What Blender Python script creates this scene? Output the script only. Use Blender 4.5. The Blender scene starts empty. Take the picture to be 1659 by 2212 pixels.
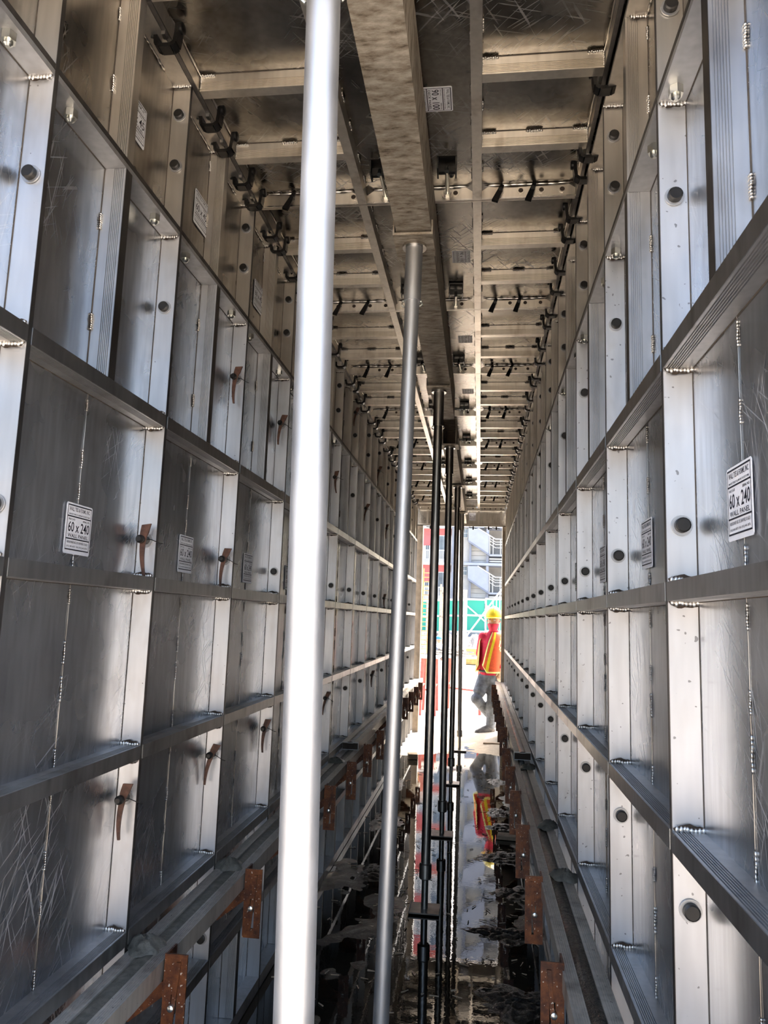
import bpy, bmesh, math, random
from mathutils import Vector, Matrix
random.seed(7)
scene = bpy.context.scene
COL = scene.collection
PI = math.pi

# ------------------------------------------------------------------ camera
CZ = 0.0                                   # heights are measured from the lens
F_PX, YAW, PITCH, ROLL = 1613.15, -0.1306, 0.1414, 0.0338
def cam_axes():
    cy, sy, cp, sp = math.cos(YAW), math.sin(YAW), math.cos(PITCH), math.sin(PITCH)
    w = Vector((sy*cp, cy*cp, sp)); r = Vector((cy, -sy, 0)); u = r.cross(w)
    cr, sr = math.cos(ROLL), math.sin(ROLL)
    return cr*r+sr*u, -sr*r+cr*u, w
CR, CU, CW = cam_axes()
cam = bpy.data.cameras.new('camera'); camo = bpy.data.objects.new('camera', cam); COL.objects.link(camo)
cam.sensor_fit = 'VERTICAL'; cam.sensor_height = 36.0; cam.lens = F_PX/2212*36.0
cam.clip_start = 0.02; cam.clip_end = 500
camo.matrix_world = Matrix(((CR.x, CU.x, -CW.x, 0), (CR.y, CU.y, -CW.y, 0), (CR.z, CU.z, -CW.z, 0), (0, 0, 0, 1)))
scene.camera = camo
def at(px, py, Y):                         # point of the place at distance Y seen at a photo position
    d = CR*((px-829.5)/F_PX) - CU*((py-1106)/F_PX) + CW
    return d*(Y/d.y)

# ------------------------------------------------------------------ sky, sun, exposure
SUN_EL, SUN_AZ = math.radians(53), math.radians(24)      # azimuth measured from +Y towards +X
world = bpy.data.worlds.new('world'); scene.world = world; world.use_nodes = True
nt = world.node_tree; bg = nt.nodes['Background']
sky = nt.nodes.new('ShaderNodeTexSky'); sky.sky_type = 'NISHITA'; sky.sun_disc = False
sky.sun_elevation = SUN_EL; sky.sun_rotation = SUN_AZ; sky.air_density = 1.2; sky.dust_density = 8.0; sky.ozone_density = 1.0
nt.links.new(sky.outputs[0], bg.inputs[0]); bg.inputs[1].default_value = 0.50
sun = bpy.data.lights.new('sun', 'SUN'); sun.energy = 4.0; sun.angle = math.radians(0.8); sun.color = (1.0, .95, .88)
suno = bpy.data.objects.new('sun', sun); COL.objects.link(suno)
sd = Vector((math.sin(SUN_AZ)*math.cos(SUN_EL), math.cos(SUN_AZ)*math.cos(SUN_EL), math.sin(SUN_EL)))
suno.rotation_euler = sd.to_track_quat('Z', 'Y').to_euler(); suno.location = sd*40
vs = scene.view_settings; vs.view_transform = 'Standard'; vs.look = 'None'; vs.gamma = 1.0; vs.use_curve_mapping = False
vs.exposure = 1.3
scene.cycles.max_bounces = 5; scene.cycles.diffuse_bounces = 3; scene.cycles.glossy_bounces = 4

# ------------------------------------------------------------------ place: measured sizes
FLOOR = -1.42
XL, XR = -0.8134, 0.3165                   # inner edges of the wall panel rails
D = 0.055                                  # depth of a panel
YL0, YR0 = 1.198, 1.3356                   # a joint of each wall
SEAM = 2.42; DL = 0.92                     # deck joints
DZ = 1.44                                  # underside of the deck ribs
Y_END = 9.74

# ------------------------------------------------------------------ materials
MATS = {}
def new_mat(name):
    m = bpy.data.materials.new(name); m.use_nodes = True
    n = m.node_tree; b = n.nodes['Principled BSDF']; MATS[name] = m
    return m, n, b
def node(n, t, **k):
    x = n.nodes.new(t)
    for a, v in k.items():
        if a == 'op': x.operation = v
        elif a.startswith('i') and a[1:].isdigit(): x.inputs[int(a[1:])].default_value = v
        else: setattr(x, a, v)
    return x
def coords(n, scale=(1, 1, 1), rot=(0, 0, 0), obj=False):
    src = node(n, 'ShaderNodeTexCoord').outputs['Object'] if obj else node(n, 'ShaderNodeNewGeometry').outputs['Position']
    mp = node(n, 'ShaderNodeMapping'); mp.inputs['Scale'].default_value = scale; mp.inputs['Rotation'].default_value = rot
    n.links.new(src, mp.inputs[0]); return mp.outputs[0]
def noise(n, vec, scale, detail=3, rough=.55):
    t = node(n, 'ShaderNodeTexNoise'); t.inputs['Scale'].default_value = scale; t.inputs['Detail'].default_value = detail
    t.inputs['Roughness'].default_value = rough; n.links.new(vec, t.inputs['Vector']); return t.outputs['Fac']
def ramp(n, fac, *stops):
    r = node(n, 'ShaderNodeValToRGB'); e = r.color_ramp.elements
    while len(e) < len(stops): e.new(.5)
    for k, (p, c) in enumerate(stops):
        e[k].position = p; e[k].color = (c, c, c, 1) if isinstance(c, (int, float)) else (*c, 1)
    n.links.new(fac, r.inputs[0]); return r.outputs[0]
def mix(n, fac, a, b, mode='MIX'):
    m = node(n, 'ShaderNodeMix', data_type='RGBA', blend_type=mode)
    for s, v in ((m.inputs[0], fac), (m.inputs[6], a), (m.inputs[7], b)):
        if isinstance(v, (int, float)): s.default_value = v
        elif isinstance(v, tuple): s.default_value = (*v, 1)
        else: n.links.new(v, s)
    return m.outputs[2]
def bump(n, b, h, strength, dist=.01):
    x = node(n, 'ShaderNodeBump'); x.inputs['Strength'].default_value = strength; x.inputs['Distance'].default_value = dist
    n.links.new(h, x.inputs['Height']); n.links.new(x.outputs[0], b.inputs['Normal'])
def simple(name, col, rough=.5, metal=0.0, var=.25, scale=18, emit=None):
    m, n, b = new_mat(name); f = noise(n, coords(n), scale, 2)
    lo = tuple(c*(1-var) for c in col); hi = tuple(min(1, c*(1+var)) for c in col)
    n.links.new(ramp(n, f, (.3, lo), (.7, hi)), b.inputs['Base Color'])
    b.inputs['Roughness'].default_value = rough; b.inputs['Metallic'].default_value = metal
    return m
def scratches(n, vec_rot, dens, scale):
    mp = node(n, 'ShaderNodeMapping'); mp.inputs['Scale'].default_value = scale; n.links.new(coords(n, (1, 1, 1), vec_rot), mp.inputs[0])
    f = noise(n, mp.outputs[0], 1.0, 0, .4)
    return ramp(n, f, (dens+.02, 0.0), (dens+.04, 1.0))
def alu(name, lo, hi, rough, dirt=(.16, .13, .10), dirt_amt=.5, scratch=0.0, streak=.5, flat=False, spots=0.0, metal=1.0):
    m, n, b = new_mat(name)
    big = noise(n, coords(n), 3.2, 3, .6); fine = noise(n, coords(n, (1, 1, .12)), 60, 1)
    base = mix(n, ramp(n, big, (.3, 0.0), (.7, 1.0)), lo, hi)
    base = mix(n, streak, base, ramp(n, fine, (.25, .55), (.75, 1.0)), 'MULTIPLY')
    dn = noise(n, coords(n, (1, 1, .45)), 9, 3, .7)
    base = mix(n, ramp(n, dn, (.55, 0.0), (.78, dirt_amt)), base, dirt)
    r = ramp(n, big, (.3, rough*.8), (.7, min(1, rough*1.25)))
    if scratch:
        reg = ramp(n, noise(n, coords(n), 2.9, 2), (.48, 0.0), (.64, 1.0))
        s = None
        for rot, sc in ((((0, 0, .5), (160, 9, 160)), ((0, 0, -.7), (190, 7, 190)), ((0, 0, 1.3), (170, 10, 170)), ((0, 0, 2.2), (210, 8, 210))) if flat else (((.55, 0, 0), (120, 190, 5)), ((-.4, 0, 0), (120, 230, 6)), ((1.0, 0, 0), (120, 250, 7)), ((.2, 0, 0), (120, 260, 5)))):
            t = scratches(n, rot, .70, sc); s = t if s is None else mix(n, 1.0, s, t, 'ADD')
        s = mix(n, 1.0, s, reg, 'MULTIPLY')
        base = mix(n, mix(n, scratch, (0.0, 0.0, 0.0), s), base, (.86, .86, .88))
        r = mix(n, s, r, (.6, .6, .6))
    if spots:
        sp = ramp(n, noise(n, coords(n), 120, 0), (.82, 0.0), (.84, 1.0))
        base = mix(n, mix(n, spots, (0.0, 0.0, 0.0), sp), base, (.06, .05, .045))
    n.links.new(base, b.inputs['Base Color']); n.links.new(r, b.inputs['Roughness'])
    b.inputs['Metallic'].default_value = metal
    return m
alu('alu_sheet', (.46, .475, .50), (.64, .65, .675), .26, dirt_amt=.4, scratch=.5, metal=.93)
alu('alu_rail', (.60, .605, .62), (.74, .74, .75), .40, dirt=(.42, .38, .33), dirt_amt=.45, streak=.25, spots=.6, metal=.85)
alu('alu_rib', (.38, .38, .385), (.60, .60, .60), .40, dirt=(.22, .19, .16), dirt_amt=.6, streak=.35, metal=.82)
alu('alu_rib_face', (.36, .36, .365), (.58, .58, .58), .36, dirt=(.10, .085, .07), dirt_amt=.7, streak=.4)
simple('grime', (.07, .055, .042), .8, 0, .3, 30)
alu('alu_edge', (.12, .115, .11), (.26, .245, .23), .45, dirt=(.10, .08, .07), dirt_amt=.8)
alu('alu_deck', (.24, .22, .19), (.44, .41, .36), .26, dirt=(.12, .08, .05), dirt_amt=.6, scratch=.35, flat=True)  # brown of release oil and of warm ground-bounced light, both put into the colour
alu('alu_deck_rib', (.62, .575, .50), (.82, .77, .69), .36, dirt=(.20, .13, .075), dirt_amt=.65, streak=.3, metal=.95)  # ribs share the oil brown and the warm bounce painted into the deck
alu('alu_cap', (.38, .355, .32), (.54, .51, .46), .29, dirt=(.2, .15, .11), dirt_amt=.5, scratch=.25)  # caps carry the brown too: part oil, part warm bounced light as colour
alu('alu_cap_rail', (.50, .47, .42), (.66, .62, .56), .38, dirt=(.3, .23, .17), dirt_amt=.5, streak=.3, metal=.9)  # rails tinted like the caps, bounced light included in the colour
alu('alu_channel', (.42, .39, .345), (.62, .585, .52), .45, dirt=(.15, .13, .105), dirt_amt=.8, spots=.7, metal=.45)
alu('galvanized', (.60, .605, .615), (.76, .76, .765), .46, dirt=(.45, .44, .42), dirt_amt=.5, streak=.3, metal=.9)
alu('prop_steel_shaded', (.40, .385, .36), (.56, .54, .51), .34, dirt=(.16, .12, .08), dirt_amt=.6, streak=.4)  # darker than galvanized: backlit shade of the far props put into the colour
alu('seam_weld', (.16, .14, .12), (.62, .60, .57), .38, dirt=(.06, .04, .03), dirt_amt=.95)
alu('weld', (.62, .58, .52), (.85, .82, .78), .28, dirt=(.10, .06, .04), dirt_amt=.8)
simple('rust_dark', (.105, .048, .030), .5, .2, .45, 60)
simple('scorch_hole_shade', (.05, .034, .024), .7, .3)  # burnt weld halos, and the shade inside holes and hollows as colour
simple('black_steel', (.018, .017, .016), .33, .6)
simple('pin_black', (.03, .028, .026), .4, .5)
simple('zinc', (.72, .71, .64), .3, 1.0, .12)
simple('sticker_white', (.80, .80, .83), .45, 0, .05, 40)
simple('print_black', (.012, .012, .02), .5, 0, .1)
simple('red_paint', (.42, .09, .07), .55)
simple('white_paint', (.78, .78, .76), .5, 0, .08)
simple('pvc_white', (.74, .74, .72), .5, 0, .08)
simple('lumber', (.58, .38, .11), .7, 0, .2, 9)
simple('timber', (.42, .33, .24), .75, 0, .25, 14)
simple('concrete_wall', (.36, .36, .35), .85, 0, .06, 3)
simple('stair_grey', (.17, .19, .24), .6, 0, .06, 2)
simple('stair_light', (.30, .33, .40), .6, 0, .06, 2)
simple('siding', (.60, .61, .61), .7, 0, .04, 2)
simple('coral', (.60, .15, .15), .7, 0, .06, 2)
simple('cream_wall', (.62, .60, .57), .75, 0, .05, 2)
simple('fence_green', (.015, .30, .22), .55, 0, .08, .6)
simple('rubble', (.30, .27, .24), .9, 0, .4, 5)
simple('debris_steel', (.22, .20, .18), .5, .6, .4, 12)
simple('rebar', (.50, .27, .12), .75, .2, .3, 30)
simple('skin', (.40, .22, .15), .55, 0, .08, 20)
simple('shirt_red', (.50, .012, .05), .8, 0, .15, 25)
simple('mask_red', (.62, .03, .07), .8, 0, .08, 40)
simple('vest_orange', (.85, .13, .04), .7, 0, .1, 30)
simple('vest_yellow', (.95, .82, .03), .6, 0, .06, 30)
simple('vest_lime', (.80, .92, .30), .6, 0, .06, 30)
simple('vest_peach', (.95, .35, .10), .6, 0, .06, 30)
simple('helmet_yellow', (.95, .75, .05), .3, 0, .04, 8)
simple('helmet_blue', (.03, .22, .72), .3, 0, .04, 8)
simple('denim', (.13, .15, .18), .85, 0, .35, 22)
simple('boot', (.09, .085, .08), .6, 0, .4, 30)
simple('glove', (.62, .50, .38), .85, 0, .15, 40)
simple('shirt_grey', (.55, .57, .60), .8, 0, .1, 20)
simple('hair', (.015, .012, .01), .6)
simple('leaf', (.05, .16, .07), .6, 0, .4, 14)
def glass(name, col):
    m, n, b = new_mat(name); b.inputs['Base Color'].default_value = (*col, 1); b.inputs['Roughness'].default_value = .08
    b.inputs['Metallic'].default_value = .3
    n.links.new(ramp(n, noise(n, coords(n), 2), (.4, col), (.6, tuple(c*1.3 for c in col))), b.inputs['Base Color'])
glass('window_glass', (.16, .19, .22))
def beam_mat():
    m, n, b = new_mat('beam_cement')
    v = coords(n, (1, 1, 1)); f = noise(n, coords(n, (16, 44, 16)), 1, 5, .7); g = noise(n, coords(n, (5, 5, 5)), 1, 4, .6)
    c = ramp(n, f, (.32, (.14, .105, .07)), (.44, (.36, .30, .225)), (.55, (.50, .44, .35)), (.70, (.68, .62, .52)))
    c = mix(n, .5, c, ramp(n, g, (.3, .45), (.7, 1.0)), 'MULTIPLY')
    n.links.new(c, b.inputs['Base Color']); b.inputs['Roughness'].default_value = .62; b.inputs['Metallic'].default_value = .35
    bump(n, b, f, .3, .004)
beam_mat()
def rust_mat():
    m, n, b = new_mat('rust')
    f = noise(n, coords(n), 26, 6, .7)
    c = ramp(n, f, (.25, (.022, .010, .007)), (.42, (.075, .022, .009)), (.6, (.17, .052, .014)), (.78, (.30, .12, .035)))
    sp = ramp(n, noise(n, coords(n), 150, 1), (.70, 0.0), (.73, 1.0))
    n.links.new(mix(n, sp, c, (.55, .48, .40)), b.inputs['Base Color'])
    b.inputs['Roughness'].default_value = .38; b.inputs['Metallic'].default_value = .25; bump(n, b, f, .35, .003)
rust_mat()
def mud_mat():
    m, n, b = new_mat('mud')
    f = noise(n, coords(n), 30, 6, .7); g = noise(n, coords(n), 6, 3)
    n.links.new(ramp(n, f, (.3, (.004, .0035, .003)), (.5, (.010, .009, .007)), (.75, (.035, .031, .025))), b.inputs['Base Color'])
    wet = b.inputs['Base Color'].links[0].from_socket
    sx = node(n, 'ShaderNodeSeparateXYZ'); n.links.new(node(n, 'ShaderNodeNewGeometry').outputs['Position'], sx.inputs[0])
    ed = node(n, 'ShaderNodeMath', op='MULTIPLY_ADD', i1=.9); n.links.new(g, ed.inputs[0]); n.links.new(sx.outputs[1], ed.inputs[2])
    dry = node(n, 'ShaderNodeMapRange', i1=8.1, i2=8.7); n.links.new(ed.outputs[0], dry.inputs[0])
    n.links.new(mix(n, dry.outputs[0], wet, ramp(n, f, (.3, (.42, .35, .26)), (.7, (.62, .54, .42)))), b.inputs['Base Color'])
    rr = mix(n, dry.outputs[0], ramp(n, g, (.35, .05), (.65, .22)), (.75, .75, .75)); n.links.new(rr, b.inputs['Roughness'])
    bump(n, b, mix(n, .5, f, noise(n, coords(n), 75, 4, .7)), 1.0, .016)
mud_mat()
def heap_mat():
    m, n, b = new_mat('cement_heap')
    f = noise(n, coords(n), 40, 5, .7)
    n.links.new(ramp(n, f, (.3, (.07, .068, .055)), (.7, (.20, .19, .16))), b.inputs['Base Color'])
    b.inputs['Roughness'].default_value = .5; bump(n, b, f, .6, .006)
heap_mat()
def water_mat():
    m, n, b = new_mat('water')
    f = noise(n, coords(n), 3.0, 4)
    n.links.new(ramp(n, f, (.4, (.010, .009, .007)), (.6, (.022, .019, .015))), b.inputs['Base Color'])
    b.inputs['Roughness'].default_value = .015; b.inputs['IOR'].default_value = 1.5
    h = mix(n, .5, noise(n, coords(n), 5, 2), noise(n, coords(n), 40, 2)); bump(n, b, h, .018, .01)
water_mat()
def ground_mat():
    m, n, b = new_mat('ground_beige')
    f = noise(n, coords(n), 1.2, 6, .6); g = noise(n, coords(n), 25, 4)
    c = ramp(n, f, (.3, (.47, .42, .355)), (.7, (.64, .585, .505)))
    n.links.new(mix(n, .35, c, ramp(n, g, (.3, .55), (.7, 1.0)), 'MULTIPLY'), b.inputs['Base Color'])
    b.inputs['Roughness'].default_value = .9; bump(n, b, g, .4, .02)
ground_mat()

# ------------------------------------------------------------------ mesh helpers
class MB:
    def __init__(s): s.v = []; s.f = []; s.m = []
    def add(s, vs, fs, mi=0):
        o = len(s.v); s.v += [tuple(p) for p in vs]; s.f += [[i+o for i in f] for f in fs]; s.m += [mi]*len(fs); return s
    def box(s, x0, x1, y0, y1, z0, z1, mi=0):
        x0, x1 = sorted((x0, x1)); y0, y1 = sorted((y0, y1)); z0, z1 = sorted((z0, z1))
        return s.add([(x, y, z) for x in (x0, x1) for y in (y0, y1) for z in (z0, z1)],
                     [(0, 1, 3, 2), (4, 6, 7, 5), (0, 4, 5, 1), (2, 3, 7, 6), (0, 2, 6, 4), (1, 5, 7, 3)], mi)
    def prism(s, a, b, mi=0):                 # two matching loops of points
        n = len(a); return s.add(list(a)+list(b), [tuple(range(n))[::-1], tuple(range(n, 2*n))]+[(i, (i+1) % n, n+(i+1) % n, n+i) for i in range(n)], mi)
    def tube(s, pts, radii, n=10, mi=0, caps=True):
        pts = [Vector(p) for p in pts]; radii = radii if isinstance(radii, (list, tuple)) else [radii]*len(pts)
        vs = []; fs = []; ref = None
        for i, p in enumerate(pts):
            t = (pts[min(i+1, len(pts)-1)]-pts[max(i-1, 0)]).normalized()
            if ref is None: ref = Vector((0, 0, 1)) if abs(t.z) < .9 else Vector((1, 0, 0))
            a = t.cross(ref).normalized(); c = a.cross(t)
            for k in range(n):
                q = 2*PI*k/n; vs.append(p+(a*math.cos(q)+c*math.sin(q))*radii[i])
        for i in range(len(pts)-1):
            for k in range(n): fs.append((i*n+k, i*n+(k+1) % n, (i+1)*n+(k+1) % n, (i+1)*n+k))
        if caps: fs += [tuple(range(n))[::-1], tuple(range((len(pts)-1)*n, len(pts)*n))]
        return s.add(vs, fs, mi)
    def ring(s, c, axis, r0, r1, h, n=16, mi=0):   # flat washer with a hole
        c = Vector(c); ax = Vector(axis).normalized(); a = ax.orthogonal().normalized(); b = ax.cross(a)
        vs = []
        for (r, z) in ((r0, 0), (r1, 0), (r1, h), (r0, h)):
            for k in range(n):
                q = 2*PI*k/n; vs.append(c+ax*z+(a*math.cos(q)+b*math.sin(q))*r)
        fs = [(j*n+k, j*n+(k+1) % n, ((j+1) % 4)*n+(k+1) % n, ((j+1) % 4)*n+k) for j in range(4) for k in range(n)]
        return s.add(vs, fs, mi)
    def ball(s, c, r, nu=10, nv=7, mi=0, fn=None):
        c = Vector(c); r = (r, r, r) if isinstance(r, (int, float)) else r; vs = []; fs = []
        for j in range(nv+1):
            t = PI*j/nv
            for k in range(nu):
                q = 2*PI*k/nu; p = Vector((math.sin(t)*math.cos(q)*r[0], math.sin(t)*math.sin(q)*r[1], math.cos(t)*r[2]))
                if fn: p = fn(p)
                vs.append(c+p)
        for j in range(nv):
            for k in range(nu): fs.append((j*nu+k, (j+1)*nu+k, (j+1)*nu+(k+1) % nu, j*nu+(k+1) % nu))
        return s.add(vs, fs, mi)
    def mesh(s, name, mats, smooth=None):
        me = bpy.data.meshes.new(name); me.from_pydata(s.v, [], s.f)
        if len(set(s.m)) > 1: me.polygons.foreach_set('material_index', s.m)
        bm = bmesh.new(); bm.from_mesh(me); bmesh.ops.recalc_face_normals(bm, faces=bm.faces)
        if smooth:
            for f in bm.faces: f.smooth = True
            for e in bm.edges:
                if len(e.link_faces) == 2 and e.calc_face_angle(0) > smooth: e.smooth = False
        bm.to_mesh(me); bm.free()
        for m in (mats if isinstance(mats, (list, tuple)) else [mats]): me.materials.append(MATS[m])
        return me
    def build(s, name, mats, parent=None, smooth=None, loc=None):
        return link(name, s.mesh(name, mats, smooth), parent, loc)
def link(name, me, parent=None, loc=None, rot=None, scale=None):
    o = bpy.data.objects.new(name, me); COL.objects.link(o)
    if parent: o.parent = parent
    if loc is not None: o.location = loc
    if rot is not None: o.rotation_euler = rot
    if scale is not None: o.scale = scale
    return o
def empty(name, loc=(0, 0, 0), rot=(0, 0, 0)):
    o = bpy.data.objects.new(name, None); COL.objects.link(o); o.location = loc; o.rotation_euler = rot; o.empty_display_size = .05; return o
def tag(o, label=None, cat=None, group=None, kind=None):
    if label: o['label'] = label
    if cat: o['category'] = cat
    if group: o['group'] = group
    if kind: o['kind'] = kind
    return o
def copy_tree(o, parent=None):
    c = o.copy(); COL.objects.link(c); c.parent = parent
    for ch in CH.get(o.name, ()): copy_tree(ch, c)
    return c
CH = {}
def kids(o):
    CH[o.name] = [x for x in COL.objects if x.parent == o]
    for c in CH[o.name]: kids(c)
ORD = ['first', 'second', 'third', 'fourth', 'fifth', 'sixth', 'seventh', 'eighth', 'ninth', 'tenth', 'eleventh', 'twelfth', 'thirteenth',
       'fourteenth', 'fifteenth', 'sixteenth', 'seventeenth', 'eighteenth', 'nineteenth', 'twentieth']
def nth(i):
    if i < 20: return ORD[i]
    return ('twenty-' if i < 30 else 'thirty-')+ORD[(i+1) % 10-1] if (i+1) % 10 else ('thirtieth' if i < 30 else 'fortieth')
def to_world_mesh(o):                          # modifiers applied, new mesh
    dg = bpy.context.evaluated_depsgraph_get(); dg.update()
    me = bpy.data.meshes.new_from_object(o.evaluated_get(dg)); return me
TEXT = {}
def text_pts(s, bold=0.0):                     # (verts, faces) of a line of lettering, unit box: width w, cap height 1
    if (s, bold) in TEXT: return TEXT[(s, bold)]
    cu = bpy.data.curves.new('t', 'FONT'); cu.body = s; cu.size = 1; cu.resolution_u = 2; cu.offset = bold
    o = bpy.data.objects.new('t', cu); COL.objects.link(o); me = to_world_mesh(o)
    vs = [v.co.copy() for v in me.vertices]; fs = [tuple(p.vertices) for p in me.polygons]
    x0 = min(v.x for v in vs); x1 = max(v.x for v in vs); y0 = min(v.y for v in vs); y1 = max(v.y for v in vs)
    vs = [((v.x-x0)/(x1-x0), (v.y-y0)/(y1-y0)) for v in vs]
    bpy.data.objects.remove(o); bpy.data.meshes.remove(me); bpy.data.curves.remove(cu)
    TEXT[(s, bold)] = (vs, fs); return vs, fs

# ------------------------------------------------------------------ setting: floor, puddle, ground
def mud_h(x, y):
    n = 0
    for a, b, c, p in ((2.1, 1.3, .012, .4), (5.3, 3.1, .008, 1.7), (11.7, 9.2, .006, 2.9), (23.0, 19.0, .004, .8), (47., 41., .0025, 2.2)):
        n += c*math.sin(a*x+p+1.3*math.sin(b*y*.7))*math.sin(b*y+p*2+1.1*math.sin(a*x*.6))
    e = max(0, (-x-.42)/.4); r = max(0, (x-.12)/.25)
    n += .006*min(1, e)*math.sin(3.1*y+1)-.003*e+.012*min(1, r)*(.4+math.sin(5.2*y+.6*math.sin(2*y)))
    mid = math.exp(-((x+.12)/.22)**2)
    n -= .016*mid
    if y > 7.4: n = n*max(.35, 1-(y-7.4)/1.2)+.020*max(0, min(1, (y-7.75)/.9))
    return n-.009
nx, ny = 92, 520; y_a, y_b = .2, 10.2
vs = []; fs = []
for j in range(ny+1):
    for i in range(nx+1):
        x = -.95+1.40*i/nx; y = y_a+(y_b-y_a)*j/ny; vs.append((x, y, FLOOR+mud_h(x, y)))
for j in range(ny):
    for i in range(nx): k = j*(nx+1)+i; fs.append((k, k+1, k+nx+2, k+nx+1))
m = MB(); m.add(vs, fs); floor = m.build('floor', 'mud', smooth=3.0)
tag(floor, 'muddy wet concrete floor between the two form walls', None, None, 'structure')
m = MB(); m.add([(-.95, .2, FLOOR), (.45, .2, FLOOR), (.45, 9.3, FLOOR), (-.95, 9.3, FLOOR)], [(0, 1, 2, 3)])
tag(m.build('puddle', 'water'), 'dark still water standing on the floor, mirroring the doorway', None, None, 'structure')
m = MB(); G = FLOOR-.03
m.add([(-90, -60, G), (90, -60, G), (90, 140, G), (-90, 140, G)], [(0, 1, 2, 3)])
tag(m.build('ground', 'ground_beige'), 'pale beige sunlit ground of the building site', None, None, 'structure')

# ------------------------------------------------------------------ wall panels
def sticker(parent, o, R, U, w, h, big, kind, cut=0.0):
    o, R, U = Vector(o), Vector(R), Vector(U); N = R.cross(U)
    P = lambda x, y, z=0: o+R*(x*w)+U*(y*h)+N*z
    m = MB(); c = [P(x, y) for x, y in ((.03+cut, 0), (.97, 0), (1, .03), (1, .97), (.97, 1), (.03+cut, 1), (cut, .97), (cut, .03))]
    m.prism(c, [p+N*.0009 for p in c]); st = m.build('sticker', 'sticker_white', parent); st['label'] = 'white paper size sticker with black print'
    m = MB(); Z = .0013
    def bar(x0, x1, y0, y1): m.add([P(max(x0, cut), y0, Z), P(x1, y0, Z), P(x1, y1, Z), P(max(x0, cut), y1, Z)], [(0, 1, 2, 3)])
    for y in (.955, .735, .295, .085): bar(.04, .96, y-.012, y+.012)
    bar(.04, .055, .085, .955); bar(.945, .96, .085, .955)
    def line(s, x0, x1, y0, y1, bold=.0):
        v, f = text_pts(s, bold); m.add([P(x0+(x1-x0)*a, y0+(y1-y0)*b, Z) for a, b in v], f)
    line('WALL TIES & FORMS, INC.' if not cut else '& FORMS, INC.', max(.1, cut+.06), .9, .83, .92, .01)
    line('MANUFACTURER OF ALUMINUM CONCRETE FORMS' if not cut else 'CONCRETE FORMS', max(.1, cut+.06), .9, .765, .795, .01)
    if not cut: line('PRINT DATE', .1, .34, .66, .695, .01)
    line('SERIAL NO.', .64, .92, .66, .695, .02)
    line(big, max(.1, cut+.06), .92, .43, .635, .012)
    line(kind, max(.11, cut+.06), .9, .325, .395, .01)
    line('4000 BONNER IND. DR. SHAWNEE, KS 66226' if not cut else 'SHAWNEE, KS 66226', max(.1, cut+.06), .9, .20, .255, .008)
    line('(913) 441-0073  FAX (913) 441-0076' if not cut else 'FAX 441-0076', max(.1, cut+.06), .9, .12, .165, .008)
    m.build('sticker_print', 'print_black', st)
def fluted(s, h, n=6):                       # cross section of a rib, (depth from the inner edge, height): grooves near the front
    top = [(0, h)]; x = .004
    for k in range(n): top += [(x, h), (x+.0006, h-.0022), (x+.0022, h-.0022), (x+.0028, h)]; x += .0042
    top += [(D-.004, h)]
    return top+[(d, h-z) for d, z in reversed(top)]
_w = MB()
for i in range(8):
    _w.ball((random.uniform(0, .001), -.0205+.041*i/7+random.uniform(-.001, .001), random.uniform(-.0012, .0012)), (.0045, .0042, random.uniform(.0048, .0078)), 8, 5, 0)
_w.add([(-.0006, .0262*math.cos(a)*(1+.05*math.sin(5*a)), .0090*math.sin(a)*(1+.12*math.sin(5*a+1)+.1*math.sin(9*a))) for a in [2*PI*k/28 for k in range(28)]]+[(.0010, .0, 0)], [(k, (k+1) % 28, 28) for k in range(28)], 1)
WELD = _w.mesh('weld_bead', ['weld', 'scorch_hole_shade'], 1.2)       # a bead along local Y, scorched halo facing local X
_w = MB(); _n = 12
_w.tube([(random.uniform(-.0006, .0006), .5*(2*i/(_n-1)-1), random.uniform(-.0006, .0006)) for i in range(_n)], [.0012]+[random.uniform(.0012, .0030) for _ in range(_n-2)]+[.0012], 6)
WSEAM = _w.mesh('weld_seam', 'seam_weld', 1.2)                  # unit-length seam along local Y
def weld(parent, loc, rot, s=1.0, me=None, name='weld_bead'): return link(name, me or WELD, parent, loc, rot, (s, s, s) if not isinstance(s, tuple) else s)
RIBS_L = (.502, .083, -.326, -.7506); RIBS_R = (.488, .078, -.327, -.742)
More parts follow.
